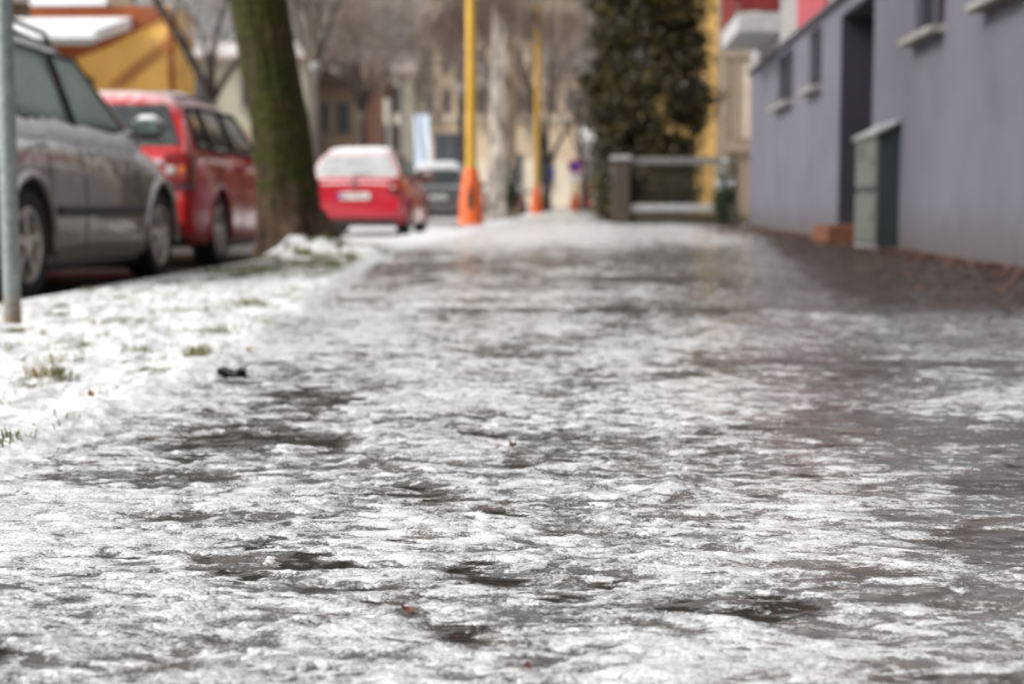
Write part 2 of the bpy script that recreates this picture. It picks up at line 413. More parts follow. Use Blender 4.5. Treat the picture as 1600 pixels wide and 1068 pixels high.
def ice_material():
    m, nt, b = nodes('icy_pavement')
    cr, wt, st = attr(nt, 'crust'), attr(nt, 'wet'), attr(nt, 'strip')
    n1 = noise(nt, 70, 6, .7); n2 = noise(nt, 260, 4, .6); n3 = noise(nt, 22, 6, .65); n4 = noise(nt, 6, 4); n5 = noise(nt, 600, 2, .6)
    tc = nt.nodes['TC']
    mp = N(nt, 'ShaderNodeMapping'); mp.inputs['Scale'].default_value = (1, 1.7, 1); nt.links.new(tc.outputs['Object'], mp.inputs[0])
    rp = noise(nt, 16, 9, .68, mp.outputs[0], .9)                   # thin frozen ripples
    rq = noise(nt, 34, 6, .62, mp.outputs[0], .4)
    def crease(v, w): return math_(nt, 'SUBTRACT', 1.0, mrange(nt, math_(nt, 'ABSOLUTE', math_(nt, 'SUBTRACT', v, .5)), 0.0, w))
    seam = math_(nt, 'MAXIMUM', crease(rp, .028), math_(nt, 'MULTIPLY', crease(rq, .03), .8))
    seam = math_(nt, 'MULTIPLY', seam, mrange(nt, n3, .38, .6))
    f = math_(nt, 'ADD', cr, math_(nt, 'MULTIPLY', math_(nt, 'SUBTRACT', rp, .5), 2.6))
    f = math_(nt, 'ADD', f, math_(nt, 'MULTIPLY', math_(nt, 'SUBTRACT', n1, .5), .9))
    f = math_(nt, 'ADD', f, math_(nt, 'MULTIPLY', math_(nt, 'SUBTRACT', n2, .5), .8))
    f = mrange(nt, f, .27, .60)
    f = math_(nt, 'MULTIPLY', f, math_(nt, 'SUBTRACT', 1.0, math_(nt, 'MULTIPLY', seam, .85)))
    # grey translucent ice over asphalt, black where thawed, brown grit by the wall
    ice = ramp(nt, n3, ((.28, (.055,.051,.048)), (.5, (.125,.121,.117)), (.72, (.28,.275,.27))))
    grit = ramp(nt, n1, ((.35, (.012,.009,.008)), (.55, (.046,.034,.028)), (.70, (.17,.135,.115))))
    black = ramp(nt, n2, ((.35, (.012,.010,.008)), (.7, (.06,.05,.04))))
    ice = mixc(nt, mrange(nt, n4, .48, .68, 0, .65), ice, (.115,.082,.060))  # brown tint imitates reflections of trees and houses in the ice
    ice = mixc(nt, math_(nt, 'MULTIPLY', seam, .8), ice, (.022,.018,.015))
    c = mixc(nt, mrange(nt, wt, .22, .7), ice, black)
    c = mixc(nt, mrange(nt, st, .2, .8), c, grit)
    red = math_(nt, 'MULTIPLY', mrange(nt, noise(nt, 48, 4, .7), .60, .68), mrange(nt, n4, .45, .62))
    c = mixc(nt, math_(nt, 'MULTIPLY', red, .5), c, (.13,.035,.022))       # rotten leaf crumbs frozen in
    white = ramp(nt, n2, ((.28, (.52,.52,.52)), (.55, (.88,.885,.895))))
    c = mixc(nt, f, c, white)
    c = mixc(nt, mrange(nt, n5, .70, .76, 0, .5), c, (.03,.027,.025))      # specks of grit
    nt.links.new(c, b.inputs['Base Color'])
    r = mixc(nt, f, ramp(nt, n3, ((.3, .06), (.7, .19))), (.5,.5,.5))
    r = mixc(nt, mrange(nt, st, .2, .8), r, ramp(nt, n1, ((.44, .18), (.54, .6))))
    r = mixc(nt, math_(nt, 'MULTIPLY', mrange(nt, wt, .25, .8), mrange(nt, st, .2, .8, 1, 0)), r, ramp(nt, n3, ((.45, .25), (.6, .55))))
    nt.links.new(r, b.inputs['Roughness'])
    wk = math_(nt, 'MAXIMUM', mrange(nt, wt, .25, .8), mrange(nt, st, .2, .8))
    nt.links.new(mrange(nt, wk, 0, 1, 1.33, 1.14), b.inputs['IOR'])
    nt.links.new(mrange(nt, wk, 0, 1, .6, .4), b.inputs['Specular IOR Level'])
    nt.links.new(mrange(nt, wk, 0, 1, .35, .0), b.inputs['Coat Weight']); b.inputs['Coat Roughness'].default_value = .14; b.inputs['Coat IOR'].default_value = 1.33
    sm = attr(nt, 'smooth'); k = math_(nt, 'MAXIMUM', mrange(nt, sm, 0, 1, 1.0, .12), math_(nt, 'MULTIPLY', f, .9))
    nb = bump(nt, b, rp, .8, .02); B1 = nb.node
    nb = bump(nt, b, rq, .5, .008, nb); B2 = nb.node
    nb = bump(nt, b, n1, .6, .005, nb); B3 = nb.node
    for B, q in ((B1, .8), (B2, .5), (B3, .6)): nt.links.new(math_(nt, 'MULTIPLY', k, q), B.inputs['Strength'])
    bump(nt, b, math_(nt, 'MULTIPLY', n2, math_(nt, 'ADD', f, .35)), .6, .0022, nb)
    return m

def snow_material():
    m, nt, b = nodes('verge_snow')
    gr = attr(nt, 'grass')
    n1 = noise(nt, 60, 6, .7); n2 = noise(nt, 8, 5, .6); n3 = noise(nt, 200, 3)
    sn = ramp(nt, n1, ((.28, (.42,.42,.42)), (.58, (.84,.845,.86))))
    sn = mixc(nt, mrange(nt, n2, .58, .74, 0, .5), sn, (.36,.33,.29))
    gs = ramp(nt, n3, ((.3, (.030,.034,.010)), (.5, (.10,.095,.030)), (.7, (.19,.145,.07))))
    f = math_(nt, 'ADD', gr, math_(nt, 'MULTIPLY', math_(nt, 'SUBTRACT', n1, .5), 1.3))
    c = mixc(nt, mrange(nt, f, .48, .72), sn, gs)
    nt.links.new(c, b.inputs['Base Color']); b.inputs['Roughness'].default_value = .55
    b.inputs['Specular IOR Level'].default_value = .35
    nb = bump(nt, b, n2, .3, .03)
    nb = bump(nt, b, n1, .6, .008, nb)
    bump(nt, b, n3, .4, .003, nb)
    return m

def rows(y0, y1, k, lo, hi):
    ys = [y0]
    while ys[-1] < y1: ys.append(ys[-1] + min(max(k*ys[-1]**2, lo), hi))
    return np.array(ys)

M['ice'] = ice_material(); M['verge'] = snow_material()
parts = []
for (x0, x1, nx, ys) in ((-1.9, 2.93, 820, rows(.35, 6.2, .00085, .0022, .03)), (-1.95, 2.93, 260, rows(6.15, 34, .0009, .03, .12)), (-1.95, .40, 40, rows(33.9, 140, .001, .4, 2))):
    xs = np.linspace(x0, x1, nx); X, Y = np.meshgrid(xs, ys)
    h, cr, wt, st, sm_ = ground_fields(X, Y)
    co, q = grid_mesh('', xs, ys, h - (.004 if ys[0] > 30 else 0), None)
    parts.append((co, q, {'crust': cr, 'wet': wt, 'strip': st, 'smooth': sm_}))
sidewalk = mesh_from('sidewalk', parts, M['ice'], ('crust', 'wet', 'strip', 'smooth'))

KERB = -2.58
def verge_h(x, y):
    e = edge_x(y)
    s = np.clip((e + .10 - x)/.20, 0, 1)
    hgt = -.022 + .046*s*s*(3-2*s)
    hgt = hgt + .022*fbm(pA, x/.30, y/.30, 4) + .018*fbm(pD, x/.11, y/.11, 4) + .004*fbm(pE, x/.03, y/.03, 2)
    hgt = hgt + .17*np.exp(-(((x+2.50)/.75)**2 + ((y-12.55)/.55)**2)) + .09*np.exp(-(((x+2.68)/.16)**2+((y-12.15)/.25)**2))
    d = np.clip((x - KERB)/.12, 0, 1)
    return hgt*(.35+.65*d)
parts = []
for (n, ys) in ((330, rows(.5, 7, .0011, .004, .03)), (130, rows(6.95, 40, .0012, .03, .2)), (24, rows(39.8, 150, .001, .5, 2))):
    s = np.linspace(0, 1, n)[None, :]; Y = np.repeat(ys[:, None], n, 1)
    X = (edge_x(Y) + .10)*(1-s) + KERB*s
    X = X[:, ::-1]
    g = sst(.05, .5, fbm(pB, X/.22, Y/.25, 5, .6) + .28*np.exp(-((Y-11.0)/2.6)**2) + .05) * sst(0, .25, edge_x(Y)-X+.02)
    h = verge_h(X, Y) - .012*g
    co, q = grid_mesh('', None, None, h, None, X=X, Y=Y)
    parts.append((co, q, {'grass': g}))
verge = mesh_from('snow_verge', parts, M['verge'], ('grass',))

def road_material():
    m, nt, b = nodes('wet_slushy_road')
    n = noise(nt, 1.3, 6, .65); n2 = noise(nt, 30, 4); o = obj_xyz(nt)
    asp = ramp(nt, n2, ((.3, (.016,.014,.014)), (.7, (.05,.043,.042))))
    sl = math_(nt, 'ADD', n, mrange(nt, o[1], 17, 23, -.16, .22))
    f = mrange(nt, sl, .48, .62)
    nt.links.new(mixc(nt, f, asp, (.66,.66,.67)), b.inputs['Base Color'])
    nt.links.new(mrange(nt, f, 0, 1, .42, .65), b.inputs['Roughness'])
    bump(nt, b, n2, .4, .01)
    return m
M['road'] = road_material()
M['far_snow'] = plain('snowy_ground', (.66,.66,.67), .8, var=.25, scale=.6, bmp=.3)
b = MB(); b.grid([(x, y, -.16) for y in (-60, 20, 100, 400) for x in (-250, -50, 50, 250)], 4, 4)
b.build('ground', M['far_snow'], fix=False)['kind'] = 'structure'
b = MB(); b.grid([(x, y, ROAD) for y in np.linspace(-20, 200, 23) for x in (-8.9, -5.7, -2.70)], 3, 23)
b.build('road', M['road'], fix=False)['kind'] = 'structure'
b = MB()
y = -4.0
while y < 60:
    b.box(-2.64, y+.495, -.06, .12, .985, .11, bev=.012); y += 1.0
b.build('kerb', M['kerb'])['kind'] = 'structure'
b = MB(); b.box(-10.6, 90, -.06, 3.4, 220, .12)
b.build('far_pavement', M['far_snow'])['kind'] = 'structure'
# paved apron behind and beside the near sheet, under the camera
b = MB(); b.box(.5, -1.9, -.05, 4.85, 4.3, .08)
b.build('pavement_behind', M['ice'])['kind'] = 'structure'

# ------------------------------------------------------------------ grass, leaves and scraps on the verge
def grass_blades():
    b = MB(); rnd = random.Random(5)
    mats = []
    def tuft(x, y, n, hh, spread):
        for _ in range(n):
            px, py = x + rnd.gauss(0, spread), y + rnd.gauss(0, spread)
            z = float(verge_h(np.array(px), np.array(py))) - .01
            a = rnd.uniform(0, 2*PI); l = hh*rnd.uniform(.5, 1.2); w = .0018*rnd.uniform(.7, 1.4); ln = rnd.uniform(.2, 1.1)*l
            dx, dy = math.cos(a), math.sin(a); sx, sy = -dy*w, dx*w
            p = [(px-sx, py-sy, z), (px+sx, py+sy, z), (px+dx*ln*.35+sx*.8, py+dy*ln*.35+sy*.8, z+l*.6), (px+dx*ln*.35-sx*.8, py+dy*ln*.35-sy*.8, z+l*.6), (px+dx*ln, py+dy*ln, z+l*.85)]
            b.add(p, [(0,1,2,3), (3,2,4)])
    spots = [(-1.42,4.0,60,.035,.035),(-1.30,4.35,60,.03,.03),(-1.10,4.22,110,.045,.025),(-1.33,3.68,110,.045,.03),(-1.26,2.95,50,.04,.03),(-1.06,2.72,45,.035,.02),
             (-1.50,3.3,60,.035,.06),(-1.62,3.6,80,.04,.06),(-1.25,5.1,60,.035,.05),(-1.55,5.9,70,.04,.08),(-1.40,6.3,70,.05,.05),(-1.15,5.4,40,.03,.04)]
    for s in spots: tuft(*s)
    for _ in range(700):
        y = rnd.uniform(1.8, 14); x = rnd.uniform(KERB+.1, float(edge_x(y))-.06)
        tuft(x, y, rnd.randint(4, 14), .03, .03)
    for _ in range(60):
        y = rnd.uniform(9, 13.5); x = rnd.uniform(-2.4, -1.6)
        tuft(x, y, 22, .05, .06)
    return b
m, nt, bs = nodes('grass_blades')
nt.links.new(ramp(nt, noise(nt, 9, 4), ((.3, (.05,.075,.012)), (.5, (.13,.14,.03)), (.68, (.30,.22,.09)))), bs.inputs['Base Color']); bs.inputs['Roughness'].default_value = .6
grass_blades().build('grass', m, fix=False)['kind'] = 'stuff'

leafm = [plain('leaf_rust', (.13,.040,.020), .6, var=.3, scale=60), plain('leaf_brown', (.08,.042,.024), .6, var=.3, scale=60), plain('leaf_ochre', (.26,.15,.05), .6, var=.3, scale=60)]
def leaf_mesh(L, W, curl, mat, name):
    b = MB(); n = 9
    pts = []
    for i in range(n):
        t = i/(n-1); w = W*math.sin(PI*min(1, t*1.02))**.8*(1-.25*t) + .0006
        for s in (-1, -.5, 0, .5, 1):
            pts.append((s*w, (t-.5)*L, curl*((t-.5)**2*2*L + .35*abs(s)*w) + .0008*math.sin(t*19+s*3)))
    b.grid(pts, 5, n)
    b.tube([(0, -.5*L, curl*.5*L), (0.002, -.72*L, curl*.8*L)], [.0009, .0006], 4)
    return b.build(name, mat, smooth=True, fix=False)
def ground_z(x, y):
    a = lambda v: np.array([v], float)
    if x < float(edge_x(y)) + .02: return max(float(verge_h(a(x), a(y))[0]), float(ground_fields(a(x), a(y))[0][0]))
    return float(ground_fields(a(x), a(y))[0][0])
leaves = [  # x, y, length, rot, material, curl, label
    (-.145, 2.78, .034, .4, 0, .7, 'curled rust red leaf frozen to the ice in the middle of the pavement'),
    (-.20, 1.635, .024, 1.2, 0, .5, 'small red brown leaf scrap on white ice low in the foreground'),
    (-.06, 1.43, .022, .2, 0, .3, 'reddish scrap at the very bottom edge of the icy pavement'),
    (-.95, 2.62, .030, 1.9, 0, .6, 'rust leaf on the thin snow at the verge border'),
    (-1.02, 4.5, .045, 2.9, 2, .8, 'pale ochre leaf standing upright in the verge snow by the path'),
    (-1.62, 3.72, .050, .6, 2, .6, 'ochre leaf near the left edge of the snowy verge'),
    (-1.50, 3.95, .040, 1.5, 2, .8, 'light brown leaf in verge snow beside a grass tuft'),
    (-1.28, 3.42, .045, 2.2, 1, .5, 'dull brown leaf lying flat in the verge snow'),
    (-1.10, 3.30, .040, .1, 2, .9, 'orange tinged leaf poking up from the verge snow'),
    (-.82, 4.75, .040, 1.0, 0, .6, 'small rust leaf on the ice just off the verge, farther up the path'),
    (-1.42, 4.75, .060, 2.4, 1, .6, 'dark brown leaf among grass in the middle of the verge'),
    (-1.75, 4.8, .060, .3, 2, .5, 'yellow brown leaf on the snow near the grey post'),
    (.62, 2.55, .022, 1.7, 1, .5, 'brown leaf crumb on grey ice on the wall side'),
]
for (x, y, L, rz, mi, curl, lab) in leaves:
    o = leaf_mesh(L*.8, L*.20, curl, leafm[mi], 'fallen_leaf')
    o.location = (x, y, ground_z(x, y) + .004); o.rotation_euler = (.25*math.sin(y*9), .3*math.cos(x*13), rz)
    tag(o, lab, 'leaf', 'fallen leaves')
rl_ = np.random.RandomState(66); P = []
for k in range(5200):
    y = rl_.uniform(5.5, 29); x = 2.92 - abs(rl_.normal(0, .16)) - (.02 if rl_.rand() > .25 else rl_.uniform(0, 1.1))
    P.append((x, y))
P = np.array(P); Z = ground_fields(P[:,0], P[:,1])[0] + .006
n_ = len(P); a = rl_.uniform(0, 2*PI, n_); L_ = rl_.uniform(.012, .034, n_); tl = rl_.normal(0, .35, (n_, 2))
b = MB()
for k in range(n_):
    ca, sa, l = math.cos(a[k]), math.sin(a[k]), L_[k]
    q = [(-l, 0), (0, -l*.5), (l, 0), (0, l*.5)]
    b.add([(P[k,0]+u*ca-v*sa, P[k,1]+u*sa+v*ca, Z[k]+abs(u*tl[k,0])+v*tl[k,1]) for u, v in q], [(0,1,2,3)])
b.build('leaf_litter', plain('leaf_litter', (.075,.032,.020), .45, var=.6, scale=30), fix=False)['kind'] = 'stuff'
b = MB(); pts = []
for j in range(7):
    for i in range(12):
        t = i/11; pts.append(((t-.5)*.075, (j/6-.5)*.03*(1-.3*abs(t-.5)), .006*math.sin(t*9+j)+.010*abs(j/6-.5)+.006*math.sin(j*2.2)))
b.grid(pts, 12, 7); b.grid([(x, y, z-.003) for x, y, z in pts], 12, 7)
o = b.build('plastic_scrap', plain('black_film', (.012,.012,.014), .4), smooth=True)
o.location = (-.935, 3.92, ground_z(-.935, 3.92)+.010); o.rotation_euler = (.1, 0, .1)
tag(o, 'crumpled black plastic scrap at the edge of the snowy verge', 'litter')

# ------------------------------------------------------------------ lilac apartment building on the right
XW = 2.93
bl = thing('apartment_building', 'lilac grey apartment building with pink panel and white upper facade', 'building', (XW, 0, 0))
PT = 2.83
opens = [(10.75, 11.85, 1.93, 2.72), (13.22, 14.42, 1.93, 2.72), (20.2, 21.4, 1.96, 2.74), (23.1, 25.0, 1.96, 2.74)]
DOOR = (16.5, 18.7)
def wall_with_openings(y0, y1, z0, z1, holes, x0, x1):
    """street wall between x0 and x1, split into blocks around the openings so that reveals are real"""
    b = MB(); ys = sorted({y0, y1} | {h[0] for h in holes} | {h[1] for h in holes})
    for a, c in zip(ys[:-1], ys[1:]):
        hs = [h for h in holes if h[0] <= a and h[1] >= c]
        segs = [(z0, z1)] if not hs else [(z0, hs[0][2]), (hs[0][3], z1)]
        for s0, s1 in segs:
            if s1 - s0 > .001: b.box((x0+x1)/2, (a+c)/2, (s0+s1)/2, x1-x0, c-a, s1-s0)
    bm_ = b
    return bm_
w = wall_with_openings(-6, 29.2, -.1, PT, opens + [(DOOR[0], DOOR[1], -.1, 2.66)], 0, .35)
w.box(5.2, 29.05, PT/2-.05, 9.7, .3, PT+.1); w.box(5.2, -5.85, PT/2-.05, 9.7, .3, PT+.1); w.box(9.9, 11.6, PT/2, .3, 34.6, PT)
w.build('plinth_wall', M['purple'], bl)
u = MB(); u.box(5.0, 25.67, 5.9, 10.04, 7.06, 6.06); u.box(5.0, 6.83, 5.9, 10.04, 25.66, 6.06)
u.build('upper_wall', M['white_plaster'], bl)
p = MB(); p.box(-.045, 20.9, 5.9, .05, 2.6, 6.04); p.build('colour_panel', M['pink'], bl)
t = MB(); t.box(-.03, 11.6, PT+.02, .09, 35.3, .05); t.build('drip_trim', M['trim'], bl)
r = MB(); r.box(5, 11.6, 8.99, 10.6, 35.8, .12); r.build('roof', M['roof_snow'], bl)
# doorway: deep recess with a door at its back and a terracotta step
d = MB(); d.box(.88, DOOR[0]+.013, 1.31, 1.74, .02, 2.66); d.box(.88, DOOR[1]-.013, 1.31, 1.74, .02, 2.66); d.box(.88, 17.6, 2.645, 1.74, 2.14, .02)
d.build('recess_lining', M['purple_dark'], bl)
d = MB(); d.box(1.5, 17.6, 1.31, .06, 2.13, 2.62); dd = d.build('door', M['frame_dark'], bl)
h = MB(); h.tube([(1.40, 16.95, 1.0), (1.40, 16.95, 1.25)], .015, 8); h.build('handle', M['chrome'], dd)
s = MB(); s.box(.06, 18.1, .09, .72, 1.18, .20, bev=.012); s.build('step', M['terracotta'], bl)
for (a, c, z0, z1) in opens:
    f = MB(); cy = (a+c)/2; L = c-a
    for z in (z0+.03, z1-.03): f.box(.09, cy, z, .07, L, .06)
    for yy in (a+.03, c-.03, cy): f.box(.09, yy, (z0+z1)/2, .07, .06 if yy != cy else .16, z1-z0-.12)
    fo = f.build('window', M['frame_dark'], bl)
    g = MB()
    for q in (-1, 1): g.box(.095, cy+q*(L/4+.02), (z0+z1)/2, .02, L/2-.16, z1-z0-.13)
    g.build('pane', M['pane'], fo)
    sl = MB(); n = 2
    for q in range(n): sl.box(-.03, a-.04+(L+.08)*(q+.5)/n, z0-.035, .24, (L+.08)/n-.012, .065, bev=.012)
    sl.build('sill', M['sill'], fo)
# balcony
bc = MB(); bc.box(-.35, 26.05, 3.26, .68, 2.9, .30, bev=.015); bo = bc.build('balcony', M['concrete'], bl)
rl = MB()
for z in (3.62, 4.45): rl.box(-.66, 26.05, z, .04, 2.84, .05); rl.box(-.34, 24.66, z, .60, .04, .05)
yy = 24.75
while yy < 27.4: rl.box(-.66, yy, 4.03, .018, .05, .78); yy += .12
rl.box(-.34, 24.62, 3.94, .62, .02, 1.0); rl.box(-.70, 26.05, 3.94, .015, 2.84, 1.0)
rl.build('railing', M['red_rail'], bo)
bpy.data.objects[bl.name]

# service cabinet against the wall
cb = thing('meter_cabinet', 'pale grey meter cabinet with shade-darkened green end and sloping lid beside the doorway', 'cabinet', (XW-.10, 15.6, 0))
c = MB(); c.prism([(-.10,.02),(.095,.02),(.095,1.20),(-.10,1.10)], .05, 'xz', -.62); c.build('end_panel', M['cab_dark'], cb)
c = MB(); c.prism([(-.095,.02),(.095,.02),(.095,1.195),(-.095,1.095)], 1.17, 'xz', -.565); c.build('housing', M['cab_dark'], cb)
for (z0, z1) in ((.05,.545),(.60,1.075)):
    c = MB(); c.box(-.108, .01, (z0+z1)/2, .022, 1.12, z1-z0, bev=.006); dd = c.build('door', M['cab_light'], cb)
    c = MB(); c.box(-.124, -.40, (z0+z1)/2, .014, .03, .09, bev=.004); c.build('handle', M['black_plastic'], dd)
c = MB(); c.box(-.005, .0, .012, .21, 1.24, .03); c.build('plinth', M['concrete'], cb)
c = MB()
for k in range(5): c.box(-.121, .25, .88+.03*k, .006, .30, .012)
c.build('vent_slots', M['black_plastic'], cb)
c = MB(); c.prism([(-.15,1.085),(.098,1.215),(.098,1.245),(-.15,1.115)], 1.32, 'xz', -.68); c.build('lid', M['cab_lid'], cb)

# ------------------------------------------------------------------ garden fence beyond the building
fn = thing('garden_fence', 'wire mesh garden fence with grey top rail on a mossy plinth', 'fence', (0, 32.7, 0))
f = MB(); f.box(1.75, 0, .10, 2.65, .22, .26, bev=.02); f.build('plinth', M['mossy_base'], fn)
f = MB(); f.box(1.55, -.02, .34, 2.15, .20, .16, bev=.02); f.build('ledge', M['concrete'], fn)
f = MB(); f.box(.58, 0, .66, .38, .36, 1.36, bev=.02); po = f.build('pillar', M['wood'], fn)
f = MB(); f.box(.58, 0, 1.39, .44, .42, .09, bev=.02); f.build('cap', M['concrete'], po)
f = MB(); f.box(2.98, 0, .66, .10, .10, 1.36, bev=.01); f.build('post', M['wood'], fn)
f = MB(); f.box(1.85, 0, 1.33, 2.15, .07, .15, bev=.015); f.build('top_rail', M['rail_grey'], fn)
f = MB(); x = .80
while x < 2.92: f.tube([(x,0,.42),(x,0,1.26)], .006, 4); x += .055
z = .47
while z < 1.25: f.tube([(.78,.008,z),(2.92,.008,z)], .005, 4); z += .09
f.build('mesh_panel', M['wire'], fn)
# side wall of the same garden running up the street
sw = thing('boundary_wall', 'low dark boundary wall running up the street behind the fence pillar', 'wall', (.55, 33.0, 0))
f = MB(); f.box(0, 14, .55, .25, 27.4, 1.15, bev=.03); f.build('body', M['mossy_base'], sw)
f = MB(); f.box(0, 14, 1.16, .33, 27.4, .08, bev=.02); f.build('coping', M['concrete'], sw)

# ------------------------------------------------------------------ leafy crowns
def leaf_cloud(points, sizes, seed, flat=.0):
    """many small folded leaf faces spread through a volume"""
    rnd = np.random.RandomState(seed); n = len(points)
    P = np.asarray(points); s = np.asarray(sizes)[:, None]
    a = rnd.normal(size=(n,3)); a /= np.linalg.norm(a, axis=1)[:, None]
    r = rnd.normal(size=(n,3)); c = np.cross(a, r); c /= np.linalg.norm(c, axis=1)[:, None]
    v = np.stack([P-a*s, P+c*s*.45, P+a*s, P-c*s*.45], 1).reshape(-1,3)
    b = MB(); b.v = [tuple(x) for x in v]; b.f = [(4*i,4*i+1,4*i+2,4*i+3) for i in range(n)]
    return b
def leaf_material(name, c0, c1, c2, snow=.0):
    m, nt, b = nodes(name)
    c = ramp(nt, noise(nt, 3.5, 6, .75), ((.32, c0), (.5, c1), (.66, c2)))
    nt.links.new(c, b.inputs['Base Color']); b.inputs['Roughness'].default_value = .55
    b.inputs['Specular IOR Level'].default_value = .35
    return m
M['thuja'] = leaf_material('evergreen_foliage', (.007,.008,.002), (.026,.024,.006), (.16,.115,.026))  # bright gold tone imitates flecks of the yellow house between the leaves
M['shrub'] = leaf_material('shrub_foliage', (.012,.020,.008), (.030,.046,.018), (.07,.09,.04))
cf = thing('evergreen_tree', 'tall dark evergreen tree behind the garden fence', 'tree', (1.27, 35.6, 0))
rnd = np.random.RandomState(4)
P = []; S = []
blobs = []
for k in range(460):
    z = rnd.uniform(.15, 7.6); rr = 1.52*min(1, (9.2-z)/4.2)*(.86+.14*math.sin(z*2.3+1)) * (.80 if z < 1.3 else 1)
    a = rnd.uniform(0, 2*PI); q = rr*rnd.uniform(.25, 1)**.5
    if q*math.cos(a) > .35 and rnd.rand() < .45: continue
    blobs.append((q*math.cos(a), q*math.sin(a), z, rnd.uniform(.20, .46)))
for (x, y, z, s) in blobs:
    n = 170
    d = rnd.normal(size=(n,3))*np.array([1,1,.8])*s*.5
    P.append(np.array([x,y,z])+d); S.append(rnd.uniform(.04,.095,n))
leaf_cloud(np.concatenate(P), np.concatenate(S), 2).build('crown', M['thuja'], cf, fix=False)
P = []
for (x, y, z, s) in blobs[::2]:
    if y < .2: P.append(np.array([x*1.04,y*1.04,z+s*.3])+rnd.normal(size=(4,3))*np.array([.16,.16,.05]))
P = np.concatenate(P); leaf_cloud(P, rnd.uniform(.025,.055,len(P)), 5).build('snow_clumps', M['snow'], cf, fix=False)
t = MB(); t.tube([(0,0,-.1),(.03,0,2),(0,.05,5),(0,0,7.6)], [.17,.13,.08,.02], 8); t.build('trunk', M['bark_dark'], cf, True)

def shrub(name, label, loc, rx, rz, n, seed, mat, snow=0):
    o = thing(name, label, 'shrub', loc)
    rr = np.random.RandomState(seed)
    cl = rr.normal(size=(26,3)); cl /= np.linalg.norm(cl,axis=1)[:,None]; cl *= rr.uniform(.3,.95,(26,1))
    pts = np.concatenate([c + rr.normal(size=(n//26,3))*.22 for c in cl])*np.array([rx,rx,rz]) + np.array([0,0,rz*1.02])
    pts = pts[pts[:,2] > .02]
    leaf_cloud(pts, rr.uniform(.02,.05,len(pts)), seed).build('foliage', mat, o, fix=False)
    if snow:
        top = pts[pts[:,2] > rz*1.35]; top = top[rr.permutation(len(top))[:snow]]
        leaf_cloud(top+np.array([0,0,.02]), rr.uniform(.03,.06,len(top)), seed+1).build('snow_clumps', M['snow'], o, fix=False)
    t = MB()
    for k in range(6):
        a = k*1.05; t.tube([(0,0,-.03),(.3*rx*math.cos(a),.3*rx*math.sin(a),rz*.8),(.6*rx*math.cos(a),.6*rx*math.sin(a),rz*1.5)], [.015,.01,.005], 5)
    t.build('stem', M['bark_dark'], o)
    return o
shrub('garden_shrub', 'small green shrub dusted with snow at the corner of the lilac building', (2.62, 31.4, -.02), .22, .55, 2600, 9, M['shrub'], 110)
shrub('verge_shrub', 'thin dark green shrub on the verge by the second lamp post', (-2.1, 40.0, .0), .16, .62, 1300, 14, M['shrub'], 40)
shrub('hedge_shrub', 'snow covered pale shrub far up the pavement left of the fence pillar', (.25, 62, 0), .75, 1.5, 2600, 19, M['shrub'], 260)
b = shrub('fence_shrub', 'dark shrub filling the garden behind the wire fence', (1.6, 34.0, 0), .75, .55, 3500, 23, M['thuja'], 0)

